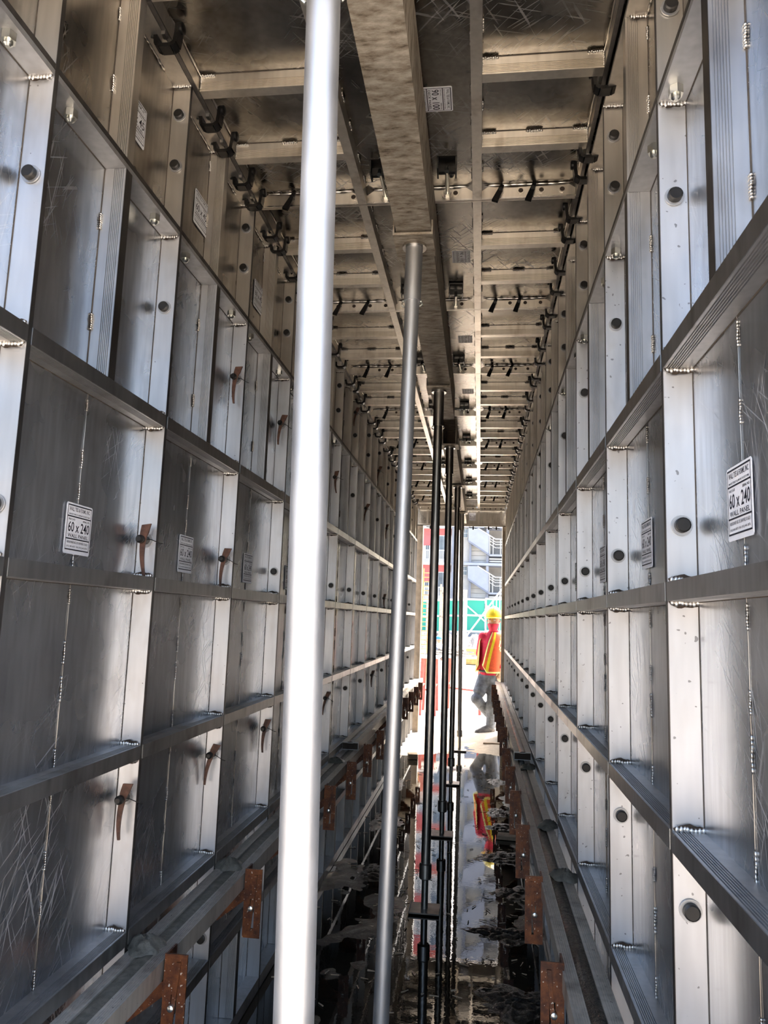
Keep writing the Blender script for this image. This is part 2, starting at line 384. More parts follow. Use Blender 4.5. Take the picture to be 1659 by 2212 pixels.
def wall_panel(side):
    s = 1 if side == 'L' else -1             # direction from the rail edge towards the passage
    top = 1.008 if side == 'L' else .983; ribs = RIBS_L if side == 'L' else RIBS_R
    root = empty('tall_form')
    X = lambda d: -s*d                       # depth behind the inner edge
    MB().box(X(D-.004), X(D), 0, .6, FLOOR+.005, top).build('face_sheet', 'alu_sheet', root)
    for y in (0, .594):
        r = MB(); r.box(X(.0008), X(D-.004), y, y+.006, FLOOR+.005, top); rail = r.build('side_rail', 'alu_rail', root)
        if y: MB().box(X(D-.0052), X(D-.004), y-.0012, y, FLOOR+.005, top).build('joint_grime', 'grime', rail)
        MB().box(X(0), X(.0012), y, y+.006, FLOOR+.005, top).build('rail_edge', 'alu_edge', rail)
    def rib(z1, h, name, mat='alu_rib', fl=True):
        pr = fluted(s, h) if fl else [(0, 0), (0, h), (D-.004, h), (D-.004, 0)]
        o = MB().prism([(X(d), .0065, z1-h+z) for d, z in pr], [(X(d), .5935, z1-h+z) for d, z in pr]).build(name, mat, root)
        MB().box(X(D-.0054), X(D-.004), .0065, .5925, z1-h-.0014, z1-h).build('joint_grime', 'grime', o)
        if fl: MB().box(X(-.0010), X(0), .0067, .5933, z1-h+.0004, z1-.0004).build('rib_face', 'alu_rib_face', o)
    rib(top, .012, 'top_rail', 'alu_rib', False)
    for z in ribs: rib(z, .033, 'cross_rib')
    rib(-1.06, .033, 'cross_rib'); rib(FLOOR+.05, .045, 'bottom_rail', 'alu_rib', False)
    def stiff(z0, z1):
        pr = fluted(s, .030)
        o = MB().prism([(X(d), .285+z, z0) for d, z in pr], [(X(d), .285+z, z1) for d, z in pr]).build('stiffener', 'alu_rib', root)
        MB().box(X(D-.0054), X(D-.004), .2836, .285, z0, z1).build('joint_grime', 'grime', o); MB().box(X(-.0008), X(0), .2855, .3145, z0, z1).build('stiffener_face', 'alu_edge', o)
    stiff(ribs[0]+.0005, top-.0125); stiff(FLOOR+.051, -1.0935)
    for z in ribs+(top-.012+.033,):
        z2 = z-.033
        weld(root, (X(D*.5), .590, z2-.002), (0, 0, PI/2))
        if z < .9: weld(root, (X(D*.5), .590, z+.003), (0, 0, PI/2)); weld(root, (X(.004), .590, z-.016), (PI/2, 0, 0), .6)
    spans = list(ribs)+[-1.06]
    for a, b in zip(spans[:-1], spans[1:]):
        L = a-.033-b; ys = .30 if side == 'L' else .36; seam = weld(root, (X(D-.005), ys, b+L/2), (PI/2, 0, 0), (.5, L, .5), WSEAM, 'weld_seam')
        for q in (.04, .35+.1*random.random(), .62, .93): weld(root, (X(D-.0055), ys, b+L*q), (PI/2, 0, 0), (.5, random.uniform(.5, 1.1), .55))
    for q in (.25, .72): weld(root, (X(D-.0065), .283, ribs[0]+(top-ribs[0])*q), (PI/2, 0, 0), .8)
    kids(root); return root
def cap_panel(side):
    s = 1 if side == 'L' else -1
    z0 = 1.009 if side == 'L' else .984; z1 = 1.452 if side == 'L' else 1.424
    root = empty('cap_form'); X = lambda d: -s*d
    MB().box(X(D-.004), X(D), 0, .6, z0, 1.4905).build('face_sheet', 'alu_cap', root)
    for y in (0, .594):
        rail = MB().box(X(.0008), X(D-.004), y, y+.006, z0, z1).build('side_rail', 'alu_cap_rail', root)
        if y: MB().box(X(D-.0052), X(D-.004), y-.0012, y, z0, z1).build('joint_grime', 'grime', rail)
        MB().box(X(0), X(.0012), y, y+.006, z0, z1).build('rail_edge', 'alu_edge', rail)
    MB().box(X(0), X(D-.004), .0065, .5935, z0, z0+.012).build('bottom_rail', 'alu_edge', root)
    MB().box(X(0), X(D-.004), .0065, .5935, z1-.012, z1).build('top_rail', 'alu_cap_rail', root)
    pr = fluted(s, .030)
    o = MB().prism([(X(d), .285+z, z0+.0125) for d, z in pr], [(X(d), .285+z, z1-.0125) for d, z in pr]).build('stiffener', 'alu_cap_rail', root)
    MB().box(X(D-.0054), X(D-.004), .2836, .285, z0+.0125, z1-.0125).build('joint_grime', 'grime', o)
    for y, q in ((.590, D*.35), (.590, D*.75), (.282, D*.6)): weld(root, (X(q), y, z1-.014), (0, 0, PI/2), .9)
    weld(root, (X(D-.006), .2, z1-.013), (0, 0, 0), (.9, 4.2, .7)); weld(root, (X(D-.006), .45, z1-.013), (0, 0, 0), (.9, 3.2, .7))
    weld(root, (X(D-.0065), .283, z0+.2), (PI/2, 0, 0), .9); weld(root, (X(D-.0065), .283, z0+.38), (PI/2, 0, 0), .7)
    kids(root); return root
SIDE = {'L': ('left', XL, YL0, 1), 'R': ('right', XR, YR0, -1)}
PANELS = {}
for sd_ in 'LR':
    nm, xe, y0, s = SIDE[sd_]
    pw, pc = wall_panel(sd_), cap_panel(sd_)
    for k in range(-1, 14):
        for proto, kind in ((pw, 'w'), (pc, 'c')):
            o = proto if k == -1 else copy_tree(proto)
            o.location = (xe, y0+.6*k, 0); PANELS[(sd_, kind, k)] = o
            if kind == 'w': tag(o, f'tall aluminium wall form panel, {ORD[k+1]} from the camera on the {nm} wall', 'form panel', 'tall wall form panels')
            else: tag(o, f'short aluminium cap form panel, {ORD[k+1]} from the camera along the top of the {nm} wall', 'form panel', 'short cap form panels')
for k in range(-1, 5):                        # size stickers on the face sheets
    sticker(PANELS[('L', 'w', k)], (-D+.0072, .253, .113), (0, 1, 0), (0, 0, 1), .104, .108, '60 x 240', 'WALL PANEL')
    sticker(PANELS[('R', 'w', k)], (D-.0072, .418, .128), (0, -1, 0), (0, 0, 1), .104, .108, '60 x 240', 'WALL PANEL')
for k in (0, 1, 2):
    sticker(PANELS[('L', 'c', k)], (-D+.0072, .345 if k == 0 else .184, 1.150), (0, 1, 0), (0, 0, 1), .104, .106, '60 x 45', 'WALL PANEL')

# ------------------------------------------------------------------ pins, wedges and bolts of the walls
def make_pin():
    root = empty('form_pin')
    MB().tube([(0, 0, 0), (0, -.013, 0), (0, -.015, 0)], [.0130, .0130, .0105], 16).build('pin_shank', 'pin_black', root, .6)
    MB().ring((0, -.001, 0), (0, -1, 0), .0132, .0178, .0030, 20).build('bushing', 'alu_rib', root, .6)
    kids(root); return root
def make_wedge_pin():
    root = empty('wedge_pin')
    MB().tube([(0, 0, 0), (0, -.040, 0), (0, -.046, 0)], [.0105, .0105, .006], 14).build('pin_shank', 'pin_black', root, .6)
    MB().ring((0, -.001, 0), (0, -1, 0), .0107, .0178, .0030, 20).build('bushing', 'alu_rib', root, .6)
    m = MB(); n = 12; L, Rr = [], []
    for i in range(n+1):
        t = i/n; z = .036-.128*t; cx = .016-.050*t+.034*t*t; w = .0062*(1-t)+.0030+(.003 if t < .18 else 0)
        L.append((cx-w, -.030, z)); Rr.append((cx+w, -.030, z))
    loop = L+Rr[::-1]; m.prism(loop, [(x, y+.005, z) for x, y, z in loop]); m.build('wedge', 'rust_dark', root)
    MB().tube([(.0, -.012, .003), (.02, -.016, -.002), (.036, -.006, -.012), (.043, .0, -.014)], .0012, 5).build('tie_wire', 'pin_black', root)
    kids(root); return root
PIN, WPIN = make_pin(), make_wedge_pin(); first = {id(PIN): True, id(WPIN): True}
def place(proto, loc, rot=(0, 0, 0)):
    if first.get(id(proto), False): o = proto; first[id(proto)] = False
    else: o = copy_tree(proto)
    o.location = loc; o.rotation_euler = rot; return o
ZN = {.795: 'in the bay under the cap panel', .175: 'just above the middle rib', -.447: 'just above the long channel', -1.0: 'below the long channel',
      1.35: 'upper of two in the cap panel', 1.20: 'lower of two in the cap panel'}
WEDGES = {(.795, 2), (.795, 3), (.795, 5), (.795, 7), (.175, 1), (.175, 2), (.175, 4), (-.447, 1), (-.447, 2), (-.447, 3), (-.447, 5), (1.20, 4), (1.35, 6), (.795, 9), (1.20, 8), (.795, 11), (-.447, 8), (-.447, 10), (.175, 9), (.175, 12)}
for sd_ in 'LR':
    nm, xe, y0, s = SIDE[sd_]
    for k in range(0, 14):
        for z in (1.35, 1.20, .795, .175, -.447, -1.0):
            if z == -1.0 and (sd_ == 'R' or k < 1 or k > 8): continue
            zz = z-(.03 if z > 1 and sd_ == 'R' else .012 if (sd_ == 'R' and z > .5) else 0)
            w = sd_ == 'L' and (z, k) in WEDGES
            o = place(WPIN if w else PIN, (xe-s*.026, y0+.6*k-.0062, zz), (0, random.uniform(-.15, .15) if w else 0, 0))
            if w: tag(o, f'rusty wedge pin, {nm} wall joint {ORD[k]} from camera, {ZN[z]}', 'wedge pin', 'wedge pins in the wall panels')
            else: tag(o, f'round black pin, {nm} wall joint {ORD[k]} from camera, {ZN[z]}', 'pin', 'round pins in the wall panels')
def make_bolt():
    root = empty('hex_bolt')
    m = MB(); hx = [(.0135*math.cos(PI/3*i), .0135*math.sin(PI/3*i)) for i in range(6)]
    m.prism([(x, y, 0) for x, y in hx], [(x, y, -.016) for x, y in hx]); m.build('nut', 'zinc', root)
    m = MB(); m.tube([(0, 0, -.0), (0, 0, -.022), (0, 0, -.026)], [.0085, .0085, .004], 12); m.build('thread_end', 'zinc', root, .6)
    kids(root); return root
BOLT = make_bolt(); first[id(BOLT)] = True
for sd_ in 'LR':
    nm, xe, y0, s = SIDE[sd_]; top = 1.008 if sd_ == 'L' else .983
    for k in range(-1, 8):
        for j, dy in enumerate((.09, .487) if sd_ == 'L' else (.12, .55)):
            o = place(BOLT, (xe-s*.022, y0+.6*k+dy, top-.0122), (0, 0, random.random()))
            tag(o, f'shiny nut under the {ORD[k+1]} tall {nm} panel top rail, {"nearer" if j == 0 else "farther"} of two', 'nut', 'nuts under the wall top rails')

# ------------------------------------------------------------------ deck panels overhead
RX = (-.43, -.03); DX0, DX1 = XL+.006, XR-.006
def deck_panel():
    root = empty('overhead_form'); T = 1.4915
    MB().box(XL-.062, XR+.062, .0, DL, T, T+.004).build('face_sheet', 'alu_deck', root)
    for x0 in (DX0, DX1-.007):
        rail = MB().box(x0, x0+.007, .0015, DL-.0015, DZ, T).build('side_rail', 'alu_deck_rib', root)
        MB().box(x0-.002, x0+.009, .0015, DL-.0015, DZ-.004, DZ).build('rail_lip', 'alu_edge', rail)
    bays = ((DX0+.0095, RX[0]-.0155), (RX[0]+.0155, RX[1]-.0155), (RX[1]+.0155, DX1-.0095))
    holes = {0: (.30, .52, .74, .95), 1: (.16, .84), 2: (.2, .42, .64, .86)}
    for y0, face in ((.0015, 0), (DL-.0085, 1)):
        for b, (x0, x1) in enumerate(bays):
            c = .03; pr = [(x0, DZ), (x1, DZ), (x1, T-.022), (x1-c, T-.001), (x0+c, T-.001), (x0, T-.022)]
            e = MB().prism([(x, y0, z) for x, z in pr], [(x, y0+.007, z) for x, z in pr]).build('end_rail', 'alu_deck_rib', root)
            if face:
                for h in holes[b]:
                    xx = x0+(x1-x0)*h
                    MB().ring((xx, y0, DZ+.026), (0, -1, 0), .0085, .0135, .0018, 14).build('bushing', 'alu_deck_rib', e)
                    MB().tube([(xx, y0-.0004, DZ+.026), (xx, y0+.001, DZ+.026)], .0085, 12).build('hole_shade_disc', 'scorch_hole_shade', e)  # dark disc paints the shade of a hole, nothing is bored through
                MB().box(x0, x1, y0-.0022, y0, DZ-.001, DZ+.0035).build('rail_lip', 'weld', e)
    for x in RX:
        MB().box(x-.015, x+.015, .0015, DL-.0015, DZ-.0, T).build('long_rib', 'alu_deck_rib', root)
    for x0, x1 in (bays[0], bays[2]):
        for y in (.315, .625):
            pr = [(d, z) for d, z in fluted(1, .032)]      # depth becomes height
            pts = [(y+z, DZ+d) for d, z in pr]
            MB().prism([(x0, a, b) for a, b in pts], [(x1, a, b) for a, b in pts]).build('cross_rib', 'alu_deck_rib', root)
            MB().box(x0, x1, y-.0016, y, T-.0016, T).build('joint_grime', 'grime', root)
            for xx in (x0+.02, x1-.02): weld(root, (xx, y-.001, T-.006), (0, PI/2, PI/2), .9)
            for xx in (x0+.001, x1-.001): weld(root, (xx, y+.004, DZ+.026), (PI/2, 0, 0), .75)
            if y > .5: weld(root, (x0+(x1-x0)*.5, y-.001, T-.006), (0, PI/2, PI/2), 1.0)
    for x in RX:
        for sgn in (-1, 1):
            for y in (.1, .24, .43, .56, .72, .84) if sgn*(x+.2) < 0 else (.2, .5, .8): weld(root, (x+sgn*.0165, y, T-.006), (0, 0, 0), .85)
    for x0, x1 in bays: weld(root, ((x0+x1)/2, DL-.011, T-.004), (0, 0, PI/2), (1, (x1-x0)/.044*.78, .8))
    for x in (DX0+.009, DX1-.009): weld(root, (x, .47, T-.004), (0, 0, 0), (.9, 14.5, .7))
    kids(root); return root
DECK = deck_panel(); first[id(DECK)] = True; DK = {}
for k in range(-2, 8):
    o = place(DECK, (0, SEAM+DL*k, 0)); DK[k] = o
    tag(o, f'aluminium deck form panel overhead, {ORD[k+2]} from the camera', 'form panel', 'deck form panels overhead')
sticker(DK[-1], (-.203, .417, 1.4914), (0, 1, 0), (1, 0, 0), .103, .103, '90 x 100', 'DECK PANEL')
for k in (0, 1, 2):
    sticker(DK[k], (-.135, .45, 1.4914), (0, 1, 0), (1, 0, 0), .103, .075, '90 x 100', 'DECK PANEL')
def make_clip():                              # black spring clip gripping the two lips at the wall-deck joint, local +X towards the passage
    root = empty('joint_clip')
    m = MB(); path = [(-.030, 0, .012), (-.028, 0, -.006), (-.026, 0, -.024), (-.016, 0, -.030), (.012, 0, -.030), (.023, 0, -.022), (.026, 0, .002), (.027, 0, .028)]
    for a, b in zip(path[:-1], path[1:]):
        w = .015; d = Vector((b[0]-a[0], 0, b[2]-a[2])).normalized(); nrm = Vector((-d.z, 0, d.x))*.0052
        q = [Vector(a)-nrm, Vector(a)+nrm, Vector(b)+nrm, Vector(b)-nrm]
        m.prism([p+Vector((0, -w, 0)) for p in q], [p+Vector((0, w, 0)) for p in q])
    m.build('clip_body', 'black_steel', root)
    MB().tube([(.024, 0, .024), (.038, 0, .024), (.040, 0, .024)], [.0145, .0145, .011], 14).build('clip_pin', 'black_steel', root, .6)
    MB().tube([(-.030, .004, .012), (-.036, -.006, .0), (-.037, -.016, -.008), (-.033, -.022, -.010)], [.004, .004, .0035, .003], 7).build('clip_tail', 'black_steel', root, .8)
    m = MB(); m.box(-.006, .004, -.030, -.012, -.014, -.004); m.build('clip_wedge', 'weld', root)
    kids(root); return root
CLIP = make_clip(); first[id(CLIP)] = True
YC = {'L': [1.62, 1.93, 2.05, 2.234, 2.36, 2.58, 2.69], 'R': [1.864, 2.163, 2.276, 2.52, 2.664, 2.923, 3.116]}
for k in range(1, 8): YC['L'] += [SEAM+DL*k+d for d in (-.42, -.22, .10, .24)][(2 if k > 7 else 0):]; YC['R'] += [SEAM+DL*k+d for d in (.02, .16, .46, .68)] if k < 7 else [SEAM+DL*k+.02]
for sd_ in 'LR':
    nm, xe, y0, s = SIDE[sd_]
    for i, y in enumerate(sorted(v for v in YC[sd_] if v < 9.55)):
        o = place(CLIP, (xe+s*.008, y, DZ), (0, 0, 0 if s > 0 else PI))
        tag(o, f'black steel clip on the joint of deck and {nm} wall, {nth(i)} from the camera', 'clip', 'black clips along the deck edges')
def make_tie():                               # screw tie with black yoke between deck end rails
    root = empty('deck_tie')
    MB().tube([(0, 0, 0), (0, -.13, .0), (0, -.15, -.004)], [.0065, .0065, .0055], 10).build('tie_rod', 'zinc', root, .6)
    MB().ring((0, -.002, 0), (0, -1, 0), .0075, .020, .003, 18).build('bushing', 'alu_deck_rib', root, .6)
    MB().tube([(0, -.004, 0), (0, -.016, 0)], .013, 6).build('nut', 'zinc', root)
    m = MB(); m.box(-.032, -.027, -.175, -.118, -.018, .030); m.box(.027, .032, -.175, -.118, -.018, .030); m.box(-.032, .032, -.178, -.116, .024, .030)
    m.build('yoke', 'black_steel', root)
    m = MB(); m.box(-.027, .027, -.150, -.142, -.012, .012); m.box(-.027, .027, -.126, -.119, -.004, .014); m.build('yoke_bar', 'black_steel', root)
    MB().tube([(.014, -.118, .004), (.014, -.104, .0)], .0085, 6).build('lock_nut', 'zinc', root)
    MB().tube([(-.0, -.152, .0), (0, -.162, -.014), (0, -.166, -.024)], [.006, .006, .0075], 9).build('lever', 'zinc', root, .8)
    kids(root); return root
TIE = make_tie(); first[id(TIE)] = True
def make_dwedge():
    root = empty('deck_wedge')
    m = MB(); m.prism([(-.007, -.004, .052), (.005, -.004, .052), (.009, -.030, -.030), (-.013, -.030, -.030)],
                      [(-.007, .003, .052), (.005, .003, .052), (.009, -.022, -.033), (-.013, -.022, -.033)]); m.build('wedge', 'black_steel', root)
    MB().tube([(0, .0, .026), (0, -.018, .022)], .007, 10).build('pin_shank', 'black_steel', root, .6)
    kids(root); return root
DW = make_dwedge(); first[id(DW)] = True
for k in range(0, 9):
    yk = SEAM+DL*k-.0086
    if k < 8:
        for x, nm in ((-.347, 'left'), (-.132, 'right')):
            o = place(TIE, (x, yk, DZ+.022), (random.uniform(-.03, .03), 0, random.uniform(-.05, .05)))
            tag(o, f'screw tie with black yoke {nm} of the beam at the {ORD[k]} deck joint', 'screw tie', 'screw ties at the deck joints')
    if k > 7: continue
    for j, (x, nm) in enumerate(((-.69, 'far left'), (-.56, 'inner left'), (.042, 'inner right'), (.152, 'far right'))):
        if (k, j) == (0, 1): continue
        o = place(DW, (x, yk, DZ+.004), (0, .30+random.uniform(-.06, .06), 0))
        tag(o, f'slim black wedge at the {ORD[k]} deck joint, {nm} of its row', 'wedge', 'black wedges at the deck joints')

# ------------------------------------------------------------------ beams and props
def hollow_beam(name, x0, x1, z0, z1, ya, yb, label):
    root = empty(name, ((x0+x1)/2, ya, z0)); hw = (x1-x0)/2; h = z1-z0; L = yb-ya; t = .006
    MB().box(-hw, hw, 0, L, 0, t).build('bottom_plate', 'beam_cement', root)
    MB().box(-hw, hw, 0, L, h-t, h).build('top_plate', 'beam_cement', root)
    for sx in (-1, 1): MB().box(sx*hw, sx*(hw-t), 0, L, t, h-t).build('web', 'beam_cement', root)
    MB().box(-hw+t, hw-t, .35, .36, t, h-t).build('diaphragm', 'scorch_hole_shade', root)
    tag(root, label, 'beam', 'beams under the deck')
hollow_beam('support_beam', -.288, -.174, 1.245, 1.437, .62, 4.55, 'cement-stained hollow beam under the deck, nearer of the two')
hollow_beam('support_beam', -.284, -.184, 1.245, 1.437, 5.22, 9.60, 'cement-stained hollow beam under the deck, farther one with open end')
def prop(name, Y, xt, xb, label, mat, rt=.0236, sleeve=True, sleeve_len=.20, low=True, head=True):
    zt = 1.234; root = empty(name, (xb, Y, FLOOR)); dx = xt-xb; H = zt-FLOOR
    P = lambda z: (dx*z/H, 0, z)
    big = .0285
    zb = .20 if low else .02
    MB().tube([P(zb), P(.9), P(1.8), P(H-.004)], rt, 24).build('prop_tube', mat, root, .6)
    if low:
        MB().tube([P(zb-.05), P(zb-.045), P(zb+.02), P(zb+.025)], [rt*1.1, rt*1.32, rt*1.32, rt*1.1], 20).build('collar', mat, root, .6)
        MB().tube([P(.008), P(zb-.04)], rt*.72, 14).build('screw_rod', 'prop_steel_shaded', root, .6)
    m = MB(); m.box(-.075, .075, -.07, .07, .008, .014); m.box(-.075, -.070, -.07, .07, .008, .020); m.build('base_plate', 'debris_steel', root)
    if sleeve:
        MB().tube([P(H-sleeve_len), P(H-.004)], big if rt < .025 else .034, 24).build('sleeve', mat, root, .6)
        for sg in (-1, 1):
            q = P(H-sleeve_len-.006); r = rt
            MB().tube([(q[0]+sg*(r-.004), 0, q[2]+.010), (q[0]+sg*(r+.008), 0, q[2]+.006), (q[0]+sg*(r+.010), 0, q[2]-.004), (q[0]+sg*(r+.002), 0, q[2]-.012)], .0035, 7).build('lock_pin', 'zinc', root, .8)
        MB().ring((dx, 0, H-.014), (0, 0, 1), (big if rt < .025 else .034), .040, .010, 24).build('weld_collar', 'weld', root, .6)
    if head:
        m = MB(); w = .060; l = .075; m.box(dx-w, dx+w, -l, l, H-.004, H+.004)
        for sg in (-1, 1): m.box(dx+sg*w, dx+sg*(w+.005), -l, l, H-.004, H+.045)
        m.build('fork_head', 'beam_cement', root)
    tag(root, label, 'prop', 'adjustable props under the beam')
    return root
prop('steel_prop', 1.09, -.278, -.228, 'bright silver prop nearest the camera, widest of the row', 'galvanized', .0283, low=False)
prop('steel_prop', 2.325, -.233, -.268, 'silver prop second from the camera, its fork holding the near beam', 'galvanized', .0236)
prop('steel_prop', 3.92, -.236, -.248, 'dark prop third from the camera on a square base plate in the water', 'prop_steel_shaded', .0232)
prop('steel_prop', 5.25, -.230, -.228, 'dark prop under the open end of the far beam', 'prop_steel_shaded', .0232)
prop('steel_prop', 6.85, -.218, -.228, 'dark prop second from the far doorway', 'prop_steel_shaded', .0232)
prop('steel_prop', 8.58, -.220, -.198, 'brown grey prop nearest the far doorway, standing on dry floor', 'prop_steel_shaded', .0232)

# ------------------------------------------------------------------ long channels on brackets
def channel(name, xc, ya, yb, zt, label):
    root = empty(name, (xc, ya, zt)); w, h, L = .050, .046, yb-ya
    pr = [(-w, -h), (w, -h), (w, 0)]
    x = w
    for k in range(5): pr += [(x-.003, 0), (x-.0036, -.0012), (x-.0052, -.0012), (x-.0058, 0)]; x -= .005
    pr += [(.018, 0), (.018, -.005), (-.018, -.005), (-.018, 0)]
    x = -.022
    for k in range(5): pr += [(x-.0002, 0), (x-.0008, -.0012), (x-.0024, -.0012), (x-.003, 0)]; x -= .005
    pr += [(-w, 0)]
    MB().prism([(a, .004, b) for a, b in pr], [(a, L, b) for a, b in pr]).build('channel_bar', 'alu_channel', root)
    m = MB(); m.box(-w+.003, w-.003, .0, .0045, -h+.003, -.0075); m.build('hollow_shade_plate', 'scorch_hole_shade', root)  # dark plate paints the shaded hollow, the bar itself is solid
    m = MB(); m.box(-w, w, -.0, .004, -h, -h+.003); m.box(-w, -w+.003, 0, .004, -h, 0); m.box(w-.003, w, 0, .004, -h, 0)
    m.box(-w, -.018, 0, .004, -.003, 0); m.box(.018, w, 0, .004, -.003, 0); m.box(-.018, .018, 0, .004, -.0075, -.0045); m.build('end_rim', 'alu_rail', root)
    m = MB(); n_ = 60; vs_ = []; gq = random.Random(int(xc*1000)+int(ya*10))
    for i in range(n_+1):
        for a in (-.0178, -.006, .006, .0178): vs_.append((a, .006+(L-.008)*i/n_, -.0046+(.002+.0035*gq.random())*(abs(a) < .01)))
    m.add(vs_, [(i*4+k, i*4+k+1, i*4+k+5, i*4+k+4) for i in range(n_) for k in range(3)]); m.build('groove_dirt', 'mud' if xc > 0 or ya > 3 else 'cement_heap', root, 3.0)
    tag(root, label, 'channel', 'long channels on the brackets')
WZ = -.795
channel('channel_rail', -.760, .5, 5.35, WZ, 'stained aluminium channel rail on rusty brackets, left wall, nearer length')
channel('channel_rail', -.765, 4.62, 9.85, WZ+.047, 'aluminium channel rail lapped on top, left wall, farther length')
channel('channel_rail', .253, .5, 5.35, WZ, 'stained aluminium channel rail on rusty brackets, right wall, nearer length')
channel('channel_rail', .262, 4.60, 9.85, WZ+.047, 'aluminium channel rail lapped on top, right wall, farther length')
def make_bracket(s):                          # local origin under the channel at the wall edge, s towards the passage
    root = empty('rusty_bracket')
    def B(x0, x1, *r, n, mt='rust'): return MB().box(s*x0, s*x1, *r).build(n, mt, root)
    B(0, .108, -.028, .028, -.052, -.046, n='arm_plate')
    m = MB(); a = [(0, -.053), (s*.104, -.053), (s*.104, -.085), (s*.02, -.150), (0, -.150)]
    m.prism([(x, -.004, z) for x, z in a], [(x, .004, z) for x, z in a]); m.build('gusset', 'rust', root)
    x0, x1 = .109, .163; m = MB()
    # front plate facing along the passage, with a slot cut through it
    zs = [.016, -.070, -.155, -.182]
    m.box(s*x0, s*x1, -.030, -.025, zs[1], zs[0]); m.box(s*x0, s*(x0+.020), -.030, -.025, zs[2], zs[1]); m.box(s*(x1-.020), s*x1, -.030, -.025, zs[2], zs[1]); m.box(s*x0, s*x1, -.030, -.025, zs[3], zs[2])
    m.build('slotted_plate', 'rust', root)
    B(x0, x0+.005, -.025, .030, -.165, .014, n='side_flange')
    m = MB(); w = [(s*(x0+.030), .0), (s*(x0+.040), .0), (s*(x0+.026), -.165), (s*(x0+.016), -.165)]
    m.prism([(x, -.034, z) for x, z in w], [(x, -.030, z) for x, z in w]); m.build('wedge', 'rust', root)
    MB().tube([(s*(x0+.024), -.034, -.095), (s*(x0+.024), -.041, -.095), (s*(x0+.024), -.043, -.095)], [.008, .0075, .004], 12).build('rivet', 'zinc', root, .7)
    kids(root); return root
def make_heap(seed):
    q = random.Random(seed); m = MB(); n1, n2 = 22, 7; vs = []; fs = []
    for j in range(n2+1):
        t = j/n2
        for k in range(n1):
            a = 2*PI*k/n1; rr = t*(1+.2*math.sin(2*a+seed)+.14*math.sin(5*a+2*seed)); h = (1-t*t)**.8*.022*(1+.22*math.sin(3*a+seed)*t+.3*q.uniform(-1, 1))
            vs.append((.040*rr*math.cos(a), .058*rr*math.sin(a), h))
    for j in range(n2):
        for k in range(n1): fs.append((j*n1+k, j*n1+(k+1) % n1, (j+1)*n1+(k+1) % n1, (j+1)*n1+k))
    m.add(vs, fs); return m.mesh('mud_heap', 'cement_heap', 3)
HEAPS = [make_heap(i) for i in range(4)]
for sd_ in 'LR':
    nm, xe, y0, s = SIDE[sd_]; bk = make_bracket(s); first[id(bk)] = True
    for k in range(0, 14):
        y = y0+.6*k; z = WZ+(.047 if y > 5.4 else 0)
        o = place(bk, (xe, y, z), (0, 0, 0))
        tag(o, f'rusty steel bracket holding the channel rail, {ORD[k]} from the camera on the {nm} wall', 'bracket', 'rusty channel brackets')
        if (k in (0, 1, 2, 5) if sd_ == 'L' else k in (0, 2, 3, 5, 6)) and not (4.5 < y < 5.4):
            h = link('mud_heap', HEAPS[k % 4], None, (xe+s*.035, y+.03, z), (0, 0, random.random()*6))
            tag(h, f'small cement lump on the {nm} channel rail at the {ORD[k]} bracket', 'cement lump', 'cement lumps on the channel rails')

# ------------------------------------------------------------------ lumps, boards and chips on the floor
rnd = random.Random(11)
def slab(label, loc, size, mat, rz, cat, name):
    o = empty(name, loc, (0, 0, rz)); m = MB(); lx, ly, lz = size
    top = [(-lx, -ly), (lx*.9, -ly*1.05), (lx, ly*.9), (-lx*.95, ly)]
    m.prism([(x, y, 0) for x, y in top], [(x*.97, y*.97, lz) for x, y in top]); m.build('board', mat, o)
    tag(o, label, cat); return o
slab('short wooden board lying across the floor beside the right wall near the doorway', (.19, 9.12, FLOOR+.012), (.13, .035, .014), 'timber', .05, 'board', 'floor_board')
slab('dark wet plank end lying in the mud under the right channel', (.235, 5.28, FLOOR+.004), (.10, .05, .022), 'timber', -.06, 'board', 'floor_board')
slab('small dark block on the floor by the foot of the left wall', (-.66, 7.95, FLOOR+.004), (.05, .06, .05), 'timber', .2, 'block', 'floor_block')
def mound(seed, r):
    q = random.Random(seed); m = MB()
    n1, n2 = 72, 26; vs = []; fs = []
    for j in range(n2+1):
        t = j/n2
        for k in range(n1):
            a = 2*PI*k/n1; rr = t*(1+.18*math.sin(3*a+seed)+.1*math.sin(7*a+2*seed)); x, y = r[0]*rr*math.cos(a), r[1]*rr*math.sin(a)
            rip = .0032*math.sin(95*x+60*y+3*math.sin(40*y+seed))+.0026*math.sin(150*y-70*x+2*math.sin(55*x))+.0012*q.uniform(-1, 1)
            vs.append((x, y, (1-t*t)**1.2*.014-.004*t+rip*(1-t**3)))
    for j in range(n2):
        for k in range(n1): fs.append((j*n1+k, j*n1+(k+1) % n1, (j+1)*n1+(k+1) % n1, (j+1)*n1+k))
    m.add(vs, fs); return m.mesh('mud_mound', 'mud', 3)
MUD = [(.20, 7.06, .16, .16), (.17, 5.95, .13, .17), (.19, 5.55, .16, .12), (.17, 4.85, .20, .17), (.22, 4.25, .15, .16), (.15, 3.72, .22, .12), (.18, 3.1, .22, .17),
       (-.64, 5.5, .14, .3), (-.56, 4.4, .12, .2), (-.70, 6.7, .10, .3), (.2, 2.6, .16, .2)]
for i, (x, y, a, b) in enumerate(MUD):
    o = link('mud_mound', mound(i+1, (a, b)), None, (x, y, FLOOR-.002))
    rightside = x > 0; idx = [q for q in range(len(MUD)) if (MUD[q][0] > 0) == rightside]; idx.sort(key=lambda q: MUD[q][1])
    tag(o, f'wet mud mound in the puddle along the {"right" if rightside else "left"} wall, {ORD[idx.index(i)]} from the camera', 'mud mound', 'wet mud mounds')
m = MB()
